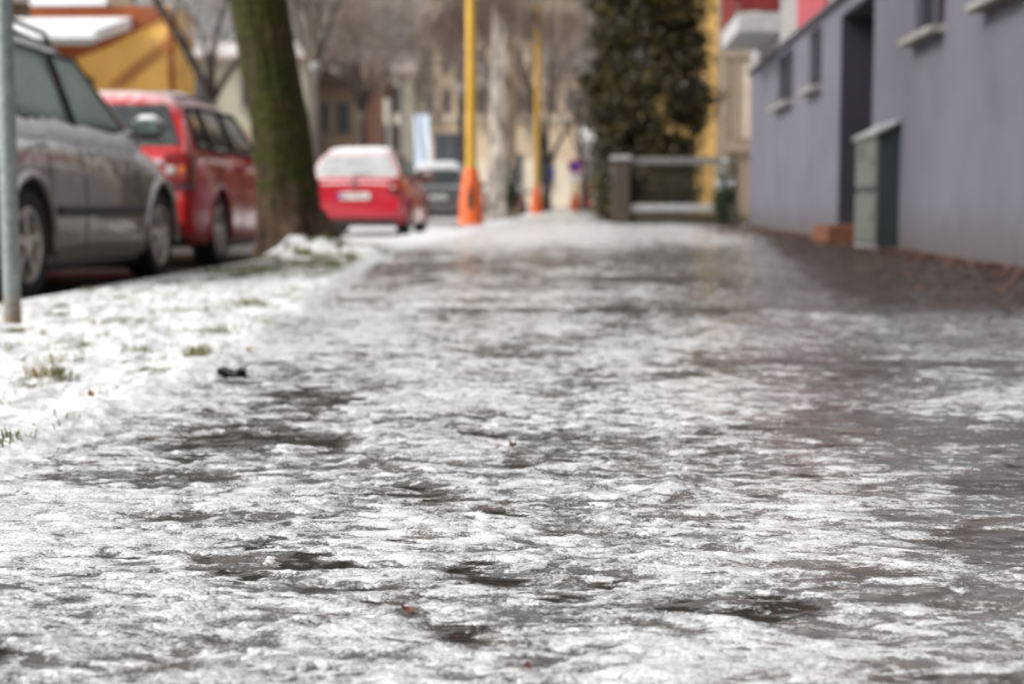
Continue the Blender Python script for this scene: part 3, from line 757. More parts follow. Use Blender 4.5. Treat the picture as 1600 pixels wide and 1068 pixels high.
# ------------------------------------------------------------------ bare trees
def bare_tree(name, label, loc, h, r, mat, tmat, seed, lean=(0,0), fork=.35, levels=5, droop=.0, spread=.55, twr=.006, nb=(3,4), crown_scale=1.0, group='bare street trees', first=None, flare=1.35, trunk_pts=None):
    rnd = random.Random(seed); o = thing(name, label, 'tree', loc, 0, group)
    T = MB(); W = MB()
    def branch(p, d, L, rad, lev):
        n = 4 if lev < 3 else 3
        pts = [p.copy()]; rs = [rad]; dd = d.copy()
        for i in range(n):
            j = Vector((rnd.gauss(0,1), rnd.gauss(0,1), rnd.gauss(0,.7)))*(.13+.03*lev)
            dd = (dd + j + Vector((0,0,-droop*(.10+.16*lev) if lev > 1 else .06))).normalized()
            pts.append(pts[-1] + dd*L/n); rs.append(rad*(1-.62*(i+1)/n))
        mb = T if rad > .022 else W
        mb.tube(pts, [max(x, twr) for x in rs], 7 if rad > .08 else (5 if rad > .02 else 3), caps=False)
        if lev >= levels: return
        k = rnd.randint(*nb) + (1 if lev >= 3 else 0)
        for q in range(k):
            t = rnd.uniform(.35, 1.0) if q else 1.0
            i = min(int(t*n), n-1); pp = pts[i].lerp(pts[i+1], t*n-i)
            ax = Vector((rnd.gauss(0,1), rnd.gauss(0,1), rnd.gauss(0,.5))).normalized()
            nd = (dd + ax*spread*(1.25 if q else .5)).normalized()
            if lev < 3: nd = (nd + Vector((0,0,.18))).normalized()
            branch(pp, nd, L*rnd.uniform(.55,.78), max(rad*(.36 if q else .42)*rnd.uniform(.8,1.2), twr), lev+1)
    fz = h*fork
    if trunk_pts is None:
        trunk_pts = [(0,0,-.12), (lean[0]*.03,lean[1]*.03,.12), (lean[0]*.1,lean[1]*.1,.5), (lean[0]*.5,lean[1]*.5,fz*.5), (lean[0],lean[1],fz)]
        rads = [r*flare, r*(1+(flare-1)*.5), r*1.03, r*.9, r*.74]
    else:
        trunk_pts, rads = trunk_pts
    if flare < 0:
        # a thick trunk close by: ridged bark as real relief
        zs = [q[2] for q in trunk_pts]; nz_, na = 150, 72; vs = []
        for j in range(nz_):
            z = zs[0] + (zs[-1]-zs[0])*(j/(nz_-1))**1.25
            cx = np.interp(z, zs, [q[0] for q in trunk_pts]); cy = np.interp(z, zs, [q[1] for q in trunk_pts]); r0 = np.interp(z, zs, rads)
            a = np.linspace(0, 2*PI, na, endpoint=False)
            q = fbm(pB, np.cos(a)*3.2+11, np.sin(a)*3.2+z*.8, 4, .6); q2 = 1-np.abs(fbm(pD, np.cos(a)*6+5, np.sin(a)*6+z*1.6, 3, .6))*2
            r1 = r0*(1+.10*q+.05*q2+.10*max(0,1-max(z,0)/.5)*np.cos(a*5+.7))
            vs += [(cx+r1[i]*math.cos(a[i]), cy+r1[i]*math.sin(a[i]), z) for i in range(na)]
        T.add(vs, [(j*na+i, j*na+(i+1)%na, (j+1)*na+(i+1)%na, (j+1)*na+i) for j in range(nz_-1) for i in range(na)])
    else: T.tube(trunk_pts, rads, 14)
    top = Vector(trunk_pts[-1]); k = rnd.randint(3,4) if first is None else first
    for q in range(k):
        a = 2*PI*q/k + rnd.uniform(-.4,.4)
        d = Vector((math.cos(a)*spread*.9, math.sin(a)*spread*.9, 1)).normalized()
        branch(top - Vector((0,0,.05)), d, (h-fz)*.45*crown_scale, rads[-1]*.72, 1)
    d = Vector((rnd.gauss(0,.15), rnd.gauss(0,.15), 1)).normalized()
    branch(top - Vector((0,0,.05)), d, (h-fz)*.5*crown_scale, rads[-1]*.8, 1)
    T.build('trunk', tmat, o, True, fix=False)
    if W.v: W.build('crown', mat, o, fix=False)
    return o

# the mossy tree by the red cars: trunk with root flare, leaning left as it rises
pts = [(.06,0,-.15),(.02,0,-.02),(-.03,0,.10),(-.07,0,.30),(-.10,0,.62),(-.14,0,1.05),(-.23,0,1.55),(-.33,.02,2.2),(-.40,.04,3.2),(-.36,.05,4.4)]
rad = [.44,.36,.30,.265,.245,.232,.228,.228,.22,.21]
tr = bare_tree('street_tree', 'thick leaning street tree with green mossy bark on the snowy verge', (-2.47, 12.8, .05), 9.5, .25, M['twig_grey'], M['bark_moss'], 3, levels=4, trunk_pts=(pts, rad), group=None, flare=-1)
# denser, lumpy mossy trunk surface with roots
trunk = [c for c in tr.children if c.name.startswith('trunk')][0]
root = MB()
for (a, l, rr) in ((-.3,.62,.10),(.8,.45,.08),(2.4,.5,.09),(-1.6,.55,.10),(3.6,.5,.09),(-2.6,.5,.08)):
    ca, sa = math.cos(a), math.sin(a)
    root.tube([(.0+ca*.16, sa*.16, .30), (.02+ca*.27, sa*.27, .10), (.04+ca*(.25+l*.12), sa*(.25+l*.12), -.01), (.04+ca*(.25+l*.3), sa*(.25+l*.3), -.10)], [rr*.9, rr*1.05, rr*.8, rr*.4], 9)
root.build('roots', M['bark_moss'], tr, True)

bare_tree('bare_tree', 'bare dark tree in front of the yellow house across the road', (-8.7, 34.5, 0), 9, .17, M['twig_grey'], M['bark_dark'], 12, lean=(.1,0), fork=.30, levels=5, spread=.7)
bare_tree('bare_tree', 'bare forked tree rising behind the red hatchback beside the mossy trunk', (-6.95, 39, 0), 9.5, .17, M['twig_grey'], M['bark_grey'], 7, lean=(-.12,0), fork=.42, levels=5, spread=.6, nb=(4,4))
bare_tree('bare_tree', 'slender bare tree in front of the cream terrace', (-8.8, 58, 0), 9, .16, M['twig'], M['bark_dark'], 15, lean=(.1,0), fork=.42, levels=5, spread=.6, nb=(4,5), twr=.009)
bare_tree('bare_tree', 'slim dark bare tree beside the rosy house front', (-9.3, 62, 0), 10, .18, M['twig'], M['bark_dark'], 18, fork=.42, levels=5, spread=.6, nb=(4,5), twr=.009)
bare_tree('weeping_birch', 'weeping birch with speckled white trunk behind the first lamp post', (-2.70, 45.5, 0), 11.5, .43, M['twig'], M['bark_birch'], 22, lean=(.05,0), fork=.55, levels=5, droop=1.1, spread=.85, nb=(4,5), twr=.007, group=None)
bare_tree('bare_tree', 'dense brown bare tree standing behind the second lamp post', (-2.3, 76, 0), 13, .22, M['twig'], M['bark_dark'], 31, crown_scale=1.1, fork=.17, levels=5, spread=.75, nb=(4,5), twr=.011)
bare_tree('bare_tree', 'bare brown tree at the far end of the street left of the evergreen', (-.6, 96, 0), 13, .2, M['twig'], M['bark_dark'], 37, crown_scale=1.1, fork=.2, levels=5, spread=.75, nb=(4,5), twr=.011)
bare_tree('bare_tree', 'broad brown bare tree hanging over the beige town building', (-7.2, 84, 0), 15, .22, M['twig'], M['bark_grey'], 41, fork=.45, levels=5, droop=.6, spread=.8, nb=(4,5), twr=.011)
bare_tree('bare_tree', 'pale grey bare tree between the tan house and the terrace', (-12.2, 70, 0), 13, .2, M['twig_grey'], M['bark_grey'], 44, fork=.33, levels=5, spread=.75, nb=(4,6), twr=.013)

# ------------------------------------------------------------------ posts
m, nt, bs = nodes('galvanised_post'); M['galv'] = m
o = obj_xyz(nt)
c = ramp(nt, noise(nt, 30, 6, .65), ((.3, (.165,.19,.185)), (.7, (.30,.33,.32))))
d = math_(nt, 'ADD', mrange(nt, o[2], .22, .0), math_(nt, 'MULTIPLY', math_(nt, 'SUBTRACT', noise(nt, 18, 5), .5), 1.2))
c = mixc(nt, mrange(nt, d, .35, .9), c, (.22,.115,.05))
nt.links.new(c, bs.inputs['Base Color']); bs.inputs['Roughness'].default_value = .5; bs.inputs['Metallic'].default_value = .35
bump(nt, bs, noise(nt, 120, 4), .15, .003)
sp = thing('steel_post', 'grey galvanised steel post standing in the verge snow beside the grey estate car', 'post', (-2.05, 5.32, .0))
b = MB(); b.lathe([(.0305,-.1),(.0305,2.3),(.0285,2.32)], 20); b.build('pole', M['galv'], sp, angle=40)
b = MB(); b.lathe([(.034,2.315),(.036,2.33),(.03,2.35),(.01,2.36)], 16); b.build('cap', M['black_plastic'], sp, angle=40)

def lamp_post(loc, label, mark, s=1.0):
    o = thing('lamp_post', label, 'lamp post', loc, 0, 'yellow street lamp posts')
    b = MB(); b.lathe([(.245,-.05),(.24,.10),(.222,.50),(.18,.84),(.135,1.08),(.115,1.12)], 10); bo = b.build('base', M['orange_paint'], o, angle=30)
    b = MB(); b.lathe([(.105,1.12),(.10,1.3),(.092,4.5),(.085,4.52),(.06,8.0)], 14); b.build('pole', M['yellow_paint'], o, angle=40)
    if mark:
        # dark stencil on the side of the base facing down the pavement
        b = MB(); pts = [(0,.28),(.055,.42),(.065,.55),(.03,.72),(0,.80),(-.03,.72),(-.065,.55),(-.055,.42)]
        def yy(z): return -(.245-(z-.1)*.075)*math.cos(PI/10)-.010
        b.add([(x, yy(z), z) for x, z in pts]+[(x, yy(z)+.05, z) for x, z in pts], [tuple(range(8)), tuple(range(15,7,-1))]+[(i,8+i,8+(i+1)%8,(i+1)%8) for i in range(8)])
        b.build('stencil', M['black_mark'], bo)
    b = MB(); b.tube([(0,0,7.9),(-.3,0,8.3),(-1.1,0,8.5),(-1.5,0,8.5)], [.05,.045,.04,.04], 8); b.box(-1.75,0,8.5,.55,.22,.12,bev=.04)
    b.build('lamp_arm', M['rail_grey'], o)
    return o
lamp_post((-2.38, 30, 0), 'nearest yellow lamp post with big orange base and dark stencil', True)
lamp_post((-2.2, 60, 0), 'second yellow lamp post with orange base in front of the brown trees', False)

sg = thing('road_sign', 'round no parking sign over a white plate on a short yellow post', 'road sign', (-1.08, 90, 0))
b = MB(); b.lathe([(.30,-.05),(.30,.3),(.16,.95)], 10); b.build('base', M['orange_paint'], sg)
b = MB(); b.lathe([(.10,.9),(.10,2.95)], 10); b.build('pole', M['yellow_paint'], sg)
def disc(r, y, t, cz, n=28):
    b = MB(); b.add([(r*math.cos(2*PI*k/n), y, cz+r*math.sin(2*PI*k/n)) for k in range(n)]+[(r*math.cos(2*PI*k/n), y+t, cz+r*math.sin(2*PI*k/n)) for k in range(n)],
        [tuple(range(n)), tuple(range(2*n-1,n-1,-1))]+[(i,n+i,n+(i+1)%n,(i+1)%n) for i in range(n)]); return b
pl = disc(.42, -.16, .03, 2.55).build('sign_plate', M['sign_red'], sg)
disc(.32, -.175, .014, 2.55).build('sign_face', M['sign_blue'], pl)
b = MB(); b.prism([(-.22,2.72),(-.17,2.77),(.22,2.38),(.17,2.33)], .008, 'xz', -.187); b.build('sign_bar', M['sign_red'], pl)
b = MB(); b.box(0,-.16,1.88,.62,.03,.5,bev=.01); b.build('lower_plate', M['plate_white'], sg)
bs_ = thing('road_sign', 'small blue road sign on a dark post before the far brown tree', 'road sign', (-2.6, 92, 0))
b = MB(); b.lathe([(.04,-.05),(.04,2.6)], 8); b.build('pole', M['frame_grey'], bs_)
b = MB(); b.box(0,-.06,2.2,.55,.03,.62,bev=.01); b.build('sign_plate', M['sign_blue'], bs_)

# ------------------------------------------------------------------ cars
def text_mesh(body, size, name, mat, parent, loc, rot=(PI/2,0,0), ext=.002):
    cu = bpy.data.curves.new(name, 'FONT'); cu.body = body; cu.size = size; cu.extrude = ext; cu.align_x = 'CENTER'; cu.align_y = 'CENTER'
    t = bpy.data.objects.new(name, cu); C.objects.link(t)
    bpy.context.view_layer.update()
    me = bpy.data.meshes.new_from_object(t.evaluated_get(bpy.context.evaluated_depsgraph_get()))
    bpy.data.objects.remove(t); bpy.data.curves.remove(cu)
    o = link(name, me, mat, parent); o.location = loc; o.rotation_euler = rot; return o

def wheel(parent, x, y, r, side, spokes=5, width=.20):
    """tyre with an alloy rim; side +1 faces right"""
    w = MB(); hw = width/2
    prof = [(r*.66,-hw*.85),(r*.80,-hw),(r*.93,-hw*.98),(r*.985,-hw*.75),(r,-hw*.4),(r,hw*.4),(r*.985,hw*.75),(r*.93,hw*.98),(r*.80,hw),(r*.66,hw*.85),(r*.62,hw*.3),(r*.62,-hw*.3)]
    n = 32; vs = []; fs = []
    for (q, hh) in prof:
        for k in range(n):
            a = 2*PI*k/n; vs.append((hh, q*math.cos(a), q*math.sin(a)))
    L = len(prof)
    for i in range(L):
        for k in range(n):
            j = (k+1)%n; i2 = (i+1)%L
            fs.append((i*n+k, i*n+j, i2*n+j, i2*n+k))
    w.add(vs, fs)
    o = w.build('wheel', M['tyre'], parent, angle=40); o.location = (x, y, r)
    m = MB(); f = side*hw
    m.lathe([(r*.66,f*.80),(r*.68,f*.92),(r*.63,f*.95),(r*.60,f*.55),(r*.60,f*.3)], 32, axis='x', caps=False)
    for k in range(spokes):
        a = 2*PI*k/spokes + .3
        ca, sa = math.cos(a), math.sin(a)
        pts = []
        for (q, wd, ff) in ((.10,.085,.90),(.36,.060,.80),(.615,.085,.84)):
            for s in (-1, 1):
                for t in (0, -.16):
                    yy = q*r*ca - s*wd*r*sa; zz = q*r*sa + s*wd*r*ca
                    pts.append((f*(ff+t*(1 if f>0 else 1)), yy, zz))
        fs = []
        for i in (0, 4): fs += [(i,i+2,i+6,i+4),(i+1,i+5,i+7,i+3),(i,i+4,i+5,i+1),(i+2,i+3,i+7,i+6)]
        m.add(pts, fs+[(0,1,3,2),(8,10,11,9)])
    m.lathe([(r*.19,f*.6),(r*.19,f*.92),(r*.12,f*.98)], 16, axis='x')
    m.build('rim', M['alloy'], o, angle=30)
    d = MB(); d.lathe([(r*.61,f*.25),(r*.61,f*.3)], 24, axis='x'); d.build('brake', M['black_plastic'], o)
    return o

def car(p, loc, rz=0.0):
    """p: dict; local x right, y forward from the rear bumper, z up from the road"""
    L, W, H = p['L'], p['W']/2, p['H']; mat = p['paint']
    root = thing(p['name'], p['label'], 'car', loc, rz, 'cars parked along the kerb')
    ry, fy, wr = p['rear_wheel'], p['front_wheel'], p.get('wr', .31)
    # lower body
    belt = p['belt']; hood = p['hood']         # lists (y, z)
    ys = sorted(set([0,.012,.05,.12,.25,.4] + [L-v for v in (0,.02,.08,.18,.35,.55)] + list(np.linspace(.6, L-.8, 18))))
    top = belt + hood
    def ztop(y): return float(np.interp(y, [t[0] for t in top], [t[1] for t in top]))
    def wid(y):
        e = min(1, max(0, y)/.55); g = min(1, max(0, L-y)/1.1)
        return W*(.86+.14*math.sin(e*PI/2)**.8)*(.74+.26*math.sin(g*PI/2)**.7)
    def zbot(y): return .17 + .12*max(0, 1-y/.35)**2 + .06*max(0, 1-(L-y)/.4)**2
    prof = lambda w, zb, zt: [(0,zb),(w*.80,zb),(w*.955,zb+.035),(w*.985,zb+.12*(zt-zb)),(w*1.0,zb+.42*(zt-zb)),(w*.997,zb+.60*(zt-zb)),(w*.972,zb+.80*(zt-zb)),(w*.93,zb+.925*(zt-zb)),(w*.885,zt-.010),(w*.80,zt),(0,zt+.012)]
    b = MB(); ns = None
    for y in ys:
        endk = (1-min(1,max(y,0)/.12))**2
        zt = ztop(y); zb = zbot(y)
        q = prof(wid(y), zb+endk*.05, zt-endk*.03)
        ring = q + [(-x, z) for x, z in q[-2:0:-1]]
        ns = len(ring); b.v += [(x, y, z) for x, z in ring]
    for i in range(len(ys)-1):
        for k in range(ns):
            j = (k+1)%ns; b.f.append((i*ns+k, i*ns+j, (i+1)*ns+j, (i+1)*ns+k))
    b.f.append(tuple(range(ns-1,-1,-1))); b.f.append(tuple(range((len(ys)-1)*ns, len(ys)*ns)))
    body = b.build('body', mat, root, angle=50)
    # wheel arches are cut out of it
    cut = MB()
    for y in (ry, fy):
        for s in (-1, 1): cut.lathe([(wr*1.19, s*(W-.30)), (wr*1.19, s*(W+.3))], 28, (0,y,wr+.015), 'x')
    co = cut.build('cutter', None)
    md = body.modifiers.new('arch', 'BOOLEAN'); md.object = co; md.operation = 'DIFFERENCE'; md.solver = 'EXACT'
    co.parent = root; bpy.context.view_layer.update()
    me = bpy.data.meshes.new_from_object(body.evaluated_get(bpy.context.evaluated_depsgraph_get()))
    body.modifiers.clear(); body.data = me; bpy.data.objects.remove(co)
    me.polygons.foreach_set('use_smooth', [True]*len(me.polygons)); me.set_sharp_from_angle(angle=R(35))
    # arch lips and dark liners
    for y in (ry, fy):
        for s in (-1, 1):
            lip = MB()
            xx = s*wid(y)
            lip.tube([(xx*.992, y+wr*1.20*math.cos(a), wr+.015+wr*1.20*math.sin(a)) for a in np.linspace(-.25, PI+.25, 22)], .018*p.get('lip', 1), 6)
            lip.build('arch_lip', mat, root, True)
    # cabin
    roof = p['roof']; zb0 = ztop(L*.45)-.01; zr = max(z for _, z in roof)
    wb, wt = W*.905, W*p.get('tumble', .70)
    def xs(z): return wb + (wt-wb)*max(0, min(1, (z-zb0)/(zr-zb0)))**1.15
    yy = sorted(set([a for a, _ in roof] + list(np.linspace(roof[0][0], roof[-1][0], 30))))
    cb = MB(); R_ = []
    for y in yy:
        z = float(np.interp(y, [a for a,_ in roof], [c for _,c in roof])); z0 = min(ztop(y)-.03, z-.004)
        fr = max(z-z0, .004)
        endw = 1 - .06*max(0, 1-(y-roof[0][0])/.35)**2
        q = [(xs(z0+fr*t)*endw, z0+fr*t) for t in (0,.3,.6,.85)] + [(xs(z)*endw-.028*min(1,fr/.3), z-.032), (xs(z)*endw-.085*min(1,fr/.3), z-.008), (xs(z)*endw-.19*min(1,fr/.3), z+.008), (xs(z)*.4, z+.019), (0, z+.022)]
        ring = q + [(-x, zz) for x, zz in q[-2::-1]]
        n2 = len(ring); cb.v += [(x, y, zz) for x, zz in ring]
    for i in range(len(yy)-1):
        for k in range(n2-1): cb.f.append((i*n2+k, i*n2+k+1, (i+1)*n2+k+1, (i+1)*n2+k))
    cb.f.append(tuple(range(n2))); cb.f.append(tuple(range((len(yy)-1)*n2+n2-1, (len(yy)-1)*n2-1, -1)))
    cb.build('roof', mat, root, angle=45)
    if p.get('roof_snow'):
        ya_, yb_, th = p['roof_snow']; sn = MB(); nu, nv = 15, 24; pts = []
        for j in range(nv):
            y = ya_+(yb_-ya_)*j/(nv-1); zc0 = float(np.interp(y, [a for a,_ in roof], [c for _,c in roof]))
            for i in range(nu):
                q = i/(nu-1)*2-1; e = min(1, (1-abs(q))*4)**.5 * min(1, min(j, nv-1-j)/2.5)**.5
                pts.append((q*(wt-.035)*(1+.015*math.sin(y*7+q*3)), y, zc0 + .012 + .012*(1-q*q) - .03*max(0, abs(q)-.8)*5*.5 + th*e*(1+.25*math.sin(y*5+q*4))))
        sn.grid(pts, nu, nv); sn.grid([(x, y, z-th*1.2-.01) for x, y, z in pts], nu, nv)
        sn.build('roof_snow', M['snow'], root, True)
    if p.get('belt_snow'):
        ya_, yb_ = p['belt_snow']
        for s in (-1, 1):
            sn = MB(); rr = random.Random(9); pts = []; rs_ = []
            for y in np.linspace(ya_, yb_, 70):
                e = min(1, (y-ya_)/.2, (yb_-y)/.35)
                pts.append((s*(wid(y)*.93), y, ztop(y)-.020+.008*math.sin(y*9)+.006*rr.uniform(-1,1))); rs_.append(.055*(.35+.65*max(e,0))*rr.uniform(.8,1.15))
            sn.tube(pts, rs_, 8); sn.build('ledge_snow', M['snow'], root, True)
    # side windows: panels following the cabin sides, a little proud of them
    for (y0, y1, y2, y3, zlo, zhi) in p['side_windows']:
        for s in (-1, 1):
            w = MB(); pts = []; nu, nv = 7, 6
            for j in range(nv):
                t = j/(nv-1); z = zlo+(zhi-zlo)*t
                for i in range(nu):
                    u_ = i/(nu-1); y = (y0+(y1-y0)*u_)*(1-t)+(y3+(y2-y3)*u_)*t
                    pts.append((s*(xs(z)+.012), y, z))
            w.grid(pts, nu, nv); w.grid([(x-s*.03, y, z) for x, y, z in pts], nu, nv)
            n = nu*nv
            w.f += [(i, i+1, n+i+1, n+i) for i in range(nu-1)] + [((nv-1)*nu+i, n+(nv-1)*nu+i, n+(nv-1)*nu+i+1, (nv-1)*nu+i+1) for i in range(nu-1)]
            w.f += [(j*nu, n+j*nu, n+(j+1)*nu, (j+1)*nu) for j in range(nv-1)] + [(j*nu+nu-1, (j+1)*nu+nu-1, n+(j+1)*nu+nu-1, n+j*nu+nu-1) for j in range(nv-1)]
            wo = w.build('side_window', p['glass'], root, True)
            e = [pts[i] for i in range(nu)] + [pts[j*nu+nu-1] for j in range(1, nv)] + [pts[(nv-1)*nu+i] for i in range(nu-2, -1, -1)] + [pts[j*nu] for j in range(nv-2, 0, -1)]
            e.append(e[0]); w = MB(); w.tube([(x+s*.002, y, z) for x, y, z in e], .013, 5, False); w.build('window_trim', M['black_plastic'], wo)
    # rear window
    (ya, za), (yb, zb_) = p['rear_window']
    w = MB(); pts = []
    n_ = Vector((0, -(zb_-za), (yb-ya))).normalized()
    for j in range(6):
        t = j/5; y = ya+(yb-ya)*t; z = za+(zb_-za)*t
        for i in range(9):
            s = i/8*2-1; hw = (xs(z)-.07)*(1-.04*t); bow = .03*s*s
            pts.append((s*hw, y+n_.y*.016+bow*.5, z+n_.z*.016))
    w.grid(pts, 9, 6); w.grid([(x, y-n_.y*.05, z-n_.z*.05) for x, y, z in pts], 9, 6)
    w.build('rear_window', p['rear_glass'], root, True)
    wp = MB(); wp.tube([(0, ya-.03, za+.0), (.28, ya+(yb-ya)*.12-.035, za+(zb_-za)*.12)], .012, 6); wp.build('wiper', M['black_plastic'], root)
    # windscreen
    (yc, zc), (yd, zd) = roof[-1], p['screen_top']
    w = MB(); pts = []
    n_ = Vector((0, (zd-zc), (yc-yd))).normalized()
    for j in range(5):
        t = .06+.86*j/4; y = yc+(yd-yc)*t; z = zc+(zd-zc)*t
        for i in range(7):
            s = i/6*2-1; pts.append((s*(xs(z)-.09), y+n_.y*.02, z+n_.z*.02+.012))
    w.grid(pts, 7, 5); w.build('windscreen', p['glass'], root, True)
    # bumper foot, lights, mirrors, plate
    v = MB(); v.box(0, .10, .24, W*1.62, .16, .11, bev=.03); v.build('valance', M['black_plastic'], root)
    v = MB(); v.box(0, L*.5, .20, W*1.9, fy-ry-wr*2.55, .10, bev=.02); v.build('underbody', M['black_plastic'], root)
    for s in (-1, 1):
        t = MB(); zc_, hh, ww = p['taillight']
        t.box(s*(wid(.10)-ww*.42), .10, zc_, ww, .24, hh, bev=.03); to = t.build('taillight', M['red_lens'], root, angle=40)
        t = MB(); t.box(s*(wid(.10)-ww*.60), -.022, zc_-hh*.05, ww*.32, .02, hh*.26, bev=.008); t.build('lens', M['white_lens'], to)
        t = MB(); t.box(s*(wid(.10)-ww*.22), -.022, zc_-hh*.05, ww*.26, .02, hh*.24, bev=.008); t.build('indicator', M['amber_lens'], to)
        t = MB(); t.box(s*(wid(.10)-ww*.42), .10, zc_-hh*.5-.018, ww*.98, .235, .035, bev=.01); t.build('lamp_base', M['black_plastic'], to)
        t = MB(); my = p['mirror_y']; zm = ztop(my)
        t.box(s*(W+.11), my, zm+.085, .22, .12, .17, bev=.05); t.box(s*(W-.02), my+.03, zm+.04, .14, .05, .05, bev=.015); mo = t.build('mirror', mat, root, angle=50)
        t = MB(); t.box(s*(W+.115), my-.058, zm+.088, .155, .02, .10, bev=.008); t.build('mirror_glass', M['mirror_reflection'], mo)
        t = MB(); t.box(s*wid(L-.25)*.80, L-.16, ztop(L-.2)-.10, .30, .20, .14, bev=.04); t.build('headlight', M['white_lens'], root)
        for hy in p.get('handles', ()):
            t = MB(); zz = ztop(hy)-.12; t.box(s*(wid(hy)+.006), hy, zz, .035, .17, .032, bev=.012); t.build('door_handle', p.get('handle_mat', mat), root, True)
        if 'moulding' in p:
            y0, y1, z = p['moulding']
            t = MB(); t.box(s*(W+.006), (y0+y1)/2, z, .03, y1-y0, .06, bev=.01); t.build('side_moulding', M['black_plastic'], root)
        for (sy) in p.get('seams', ()):
            t = MB(); hgt = ztop(sy)
            pts = [(s*(x*1.0+.0015), sy, z) for x, z in prof(wid(sy), zbot(sy), hgt)[3:8]]
            t.tube(pts, .004, 4); t.build('door_seam', M['black_plastic'], root)
        if p.get('rails'):
            a, c, z = p['rails']
            t = MB(); t.tube([(s*(wt-.04), a, z-.02), (s*(wt-.03), a+.12, z+.045), (s*(wt-.02), (a+c)/2, z+.06), (s*(wt-.03), c-.12, z+.04), (s*(wt-.04), c, z-.03)], .016, 8); t.build('roof_rail', M['black_plastic'], root, True)
        for y in (ry, fy): wheel(root, s*(W-.115), y, wr, s, p.get('spokes', 5))
    if p.get('plate'):
        z, txt = p['plate']
        t = MB(); t.box(0, -.018, z, .52, .02, .112, bev=.004); po = t.build('number_plate', M['plate_white'], root)
        t = MB(); t.box(-.236, -.031, z, .045, .006, .105); t.build('plate_band', M['plate_blue'], po)
        text_mesh(txt, .095, 'plate_text', M['ink'], po, (.022, -.0305, z))
    if p.get('badge'):
        z, rr = p['badge']
        t = disc(rr, -.03, .03, z); t.build('badge', M['chrome'], root)
    if p.get('script'):
        txt, x, z = p['script']; text_mesh(txt, .07, 'lettering', M['chrome'], root, (x, -.012, z), ext=.006)
    if p.get('spoiler'):
        y, z = p['spoiler']; t = MB(); t.box(0, y, z, wt*1.8, .22, .035, bev=.015); t.build('spoiler', mat, root)
    return root

wagon = dict(name='parked_car', label='grey brown estate car with frosted side windows and a black door strip', L=4.65, W=1.80, H=1.56, paint=M['paint_grey'],
    rear_wheel=1.08, front_wheel=3.70, wr=.315, belt=[(0,.93),(.2,.99),(1.5,1.0),(3.0,.97)], hood=[(3.3,.95),(3.8,.89),(4.2,.80),(4.5,.66),(4.65,.55)],
    roof=[(.10,.97),(.50,1.47),(.75,1.54),(1.6,1.58),(2.25,1.55),(2.58,1.47),(3.45,.95)], screen_top=(2.58,1.47), rear_window=((.16,1.03),(.45,1.41)),
    side_windows=[(.42,1.02,1.02,.66,1.03,1.44),(1.10,1.98,1.92,1.10,1.03,1.46),(2.06,3.07,2.46,2.00,1.02,1.46)], glass=M['car_glass'], rear_glass=M['car_glass'],
    taillight=(.85,.35,.16), mirror_y=2.98, handles=(1.22,2.18), handle_mat=M['chrome'], moulding=(1.50,3.22,.50), seams=(1.42,2.02,3.12), rails=(.7,2.3,1.56), lip=1.6, spokes=5, belt_snow=(.25,3.3), roof_snow=(.60,2.5,.025))
car(wagon, (-4.02, 7.35, ROAD))
rw = dict(name='parked_car', label='bright red estate car with dark rear window parked behind the mossy tree', L=4.25, W=1.70, H=1.47, paint=M['paint_red'],
    rear_wheel=.82, front_wheel=3.30, wr=.31, belt=[(0,.90),(.2,.96),(1.5,.97),(2.8,.94)], hood=[(3.1,.92),(3.5,.87),(3.9,.77),(4.15,.63),(4.25,.52)],
    roof=[(.06,.95),(.30,1.37),(.42,1.47),(1.2,1.51),(1.9,1.49),(2.3,1.41),(3.05,.93)], screen_top=(2.3,1.41), rear_window=((.095,1.01),(.295,1.365)),
    side_windows=[(.36,.80,.78,.50,1.02,1.36),(.88,1.60,1.58,.86,1.0,1.38),(1.68,2.68,2.22,1.64,1.0,1.38)], glass=M['car_glass_clear'], rear_glass=M['car_glass_clear'],
    taillight=(.83,.27,.24), mirror_y=2.5, handles=(.98,1.72), seams=(.86,1.64,2.6), spokes=5, script=('FABIA', .52, .88), plate=(.62,'KE 512 GD'), roof_snow=(.50,2.2,.004), tumble=.645)
car(rw, (-4.10, 12.55, ROAD))
rh = dict(name='parked_car', label='cherry red hatchback with snow over its rear window and roof', L=4.0, W=1.68, H=1.46, paint=M['paint_red_b'],
    rear_wheel=.72, front_wheel=3.2, wr=.31, belt=[(0,.88),(.2,.94),(1.5,.95),(2.6,.93)], hood=[(2.9,.91),(3.3,.86),(3.7,.74),(3.9,.62),(4.0,.5)],
    roof=[(.05,.93),(.50,1.35),(.70,1.43),(1.3,1.47),(1.8,1.45),(2.2,1.37),(2.95,.92)], screen_top=(2.2,1.37), rear_window=((.10,.98),(.46,1.315)),
    side_windows=[(.55,1.40,1.40,.80,1.0,1.33),(1.48,2.55,2.12,1.48,.99,1.34)], glass=M['car_glass'], rear_glass=M['car_glass_snow'],
    taillight=(.82,.20,.22), mirror_y=2.4, handles=(1.3,), seams=(1.44,2.5), spokes=6, plate=(.66,'BA 739 KL'), badge=(.865,.055), roof_snow=(.60,2.1,.008), tumble=.62)
car(rh, (-3.90, 25.0, ROAD))
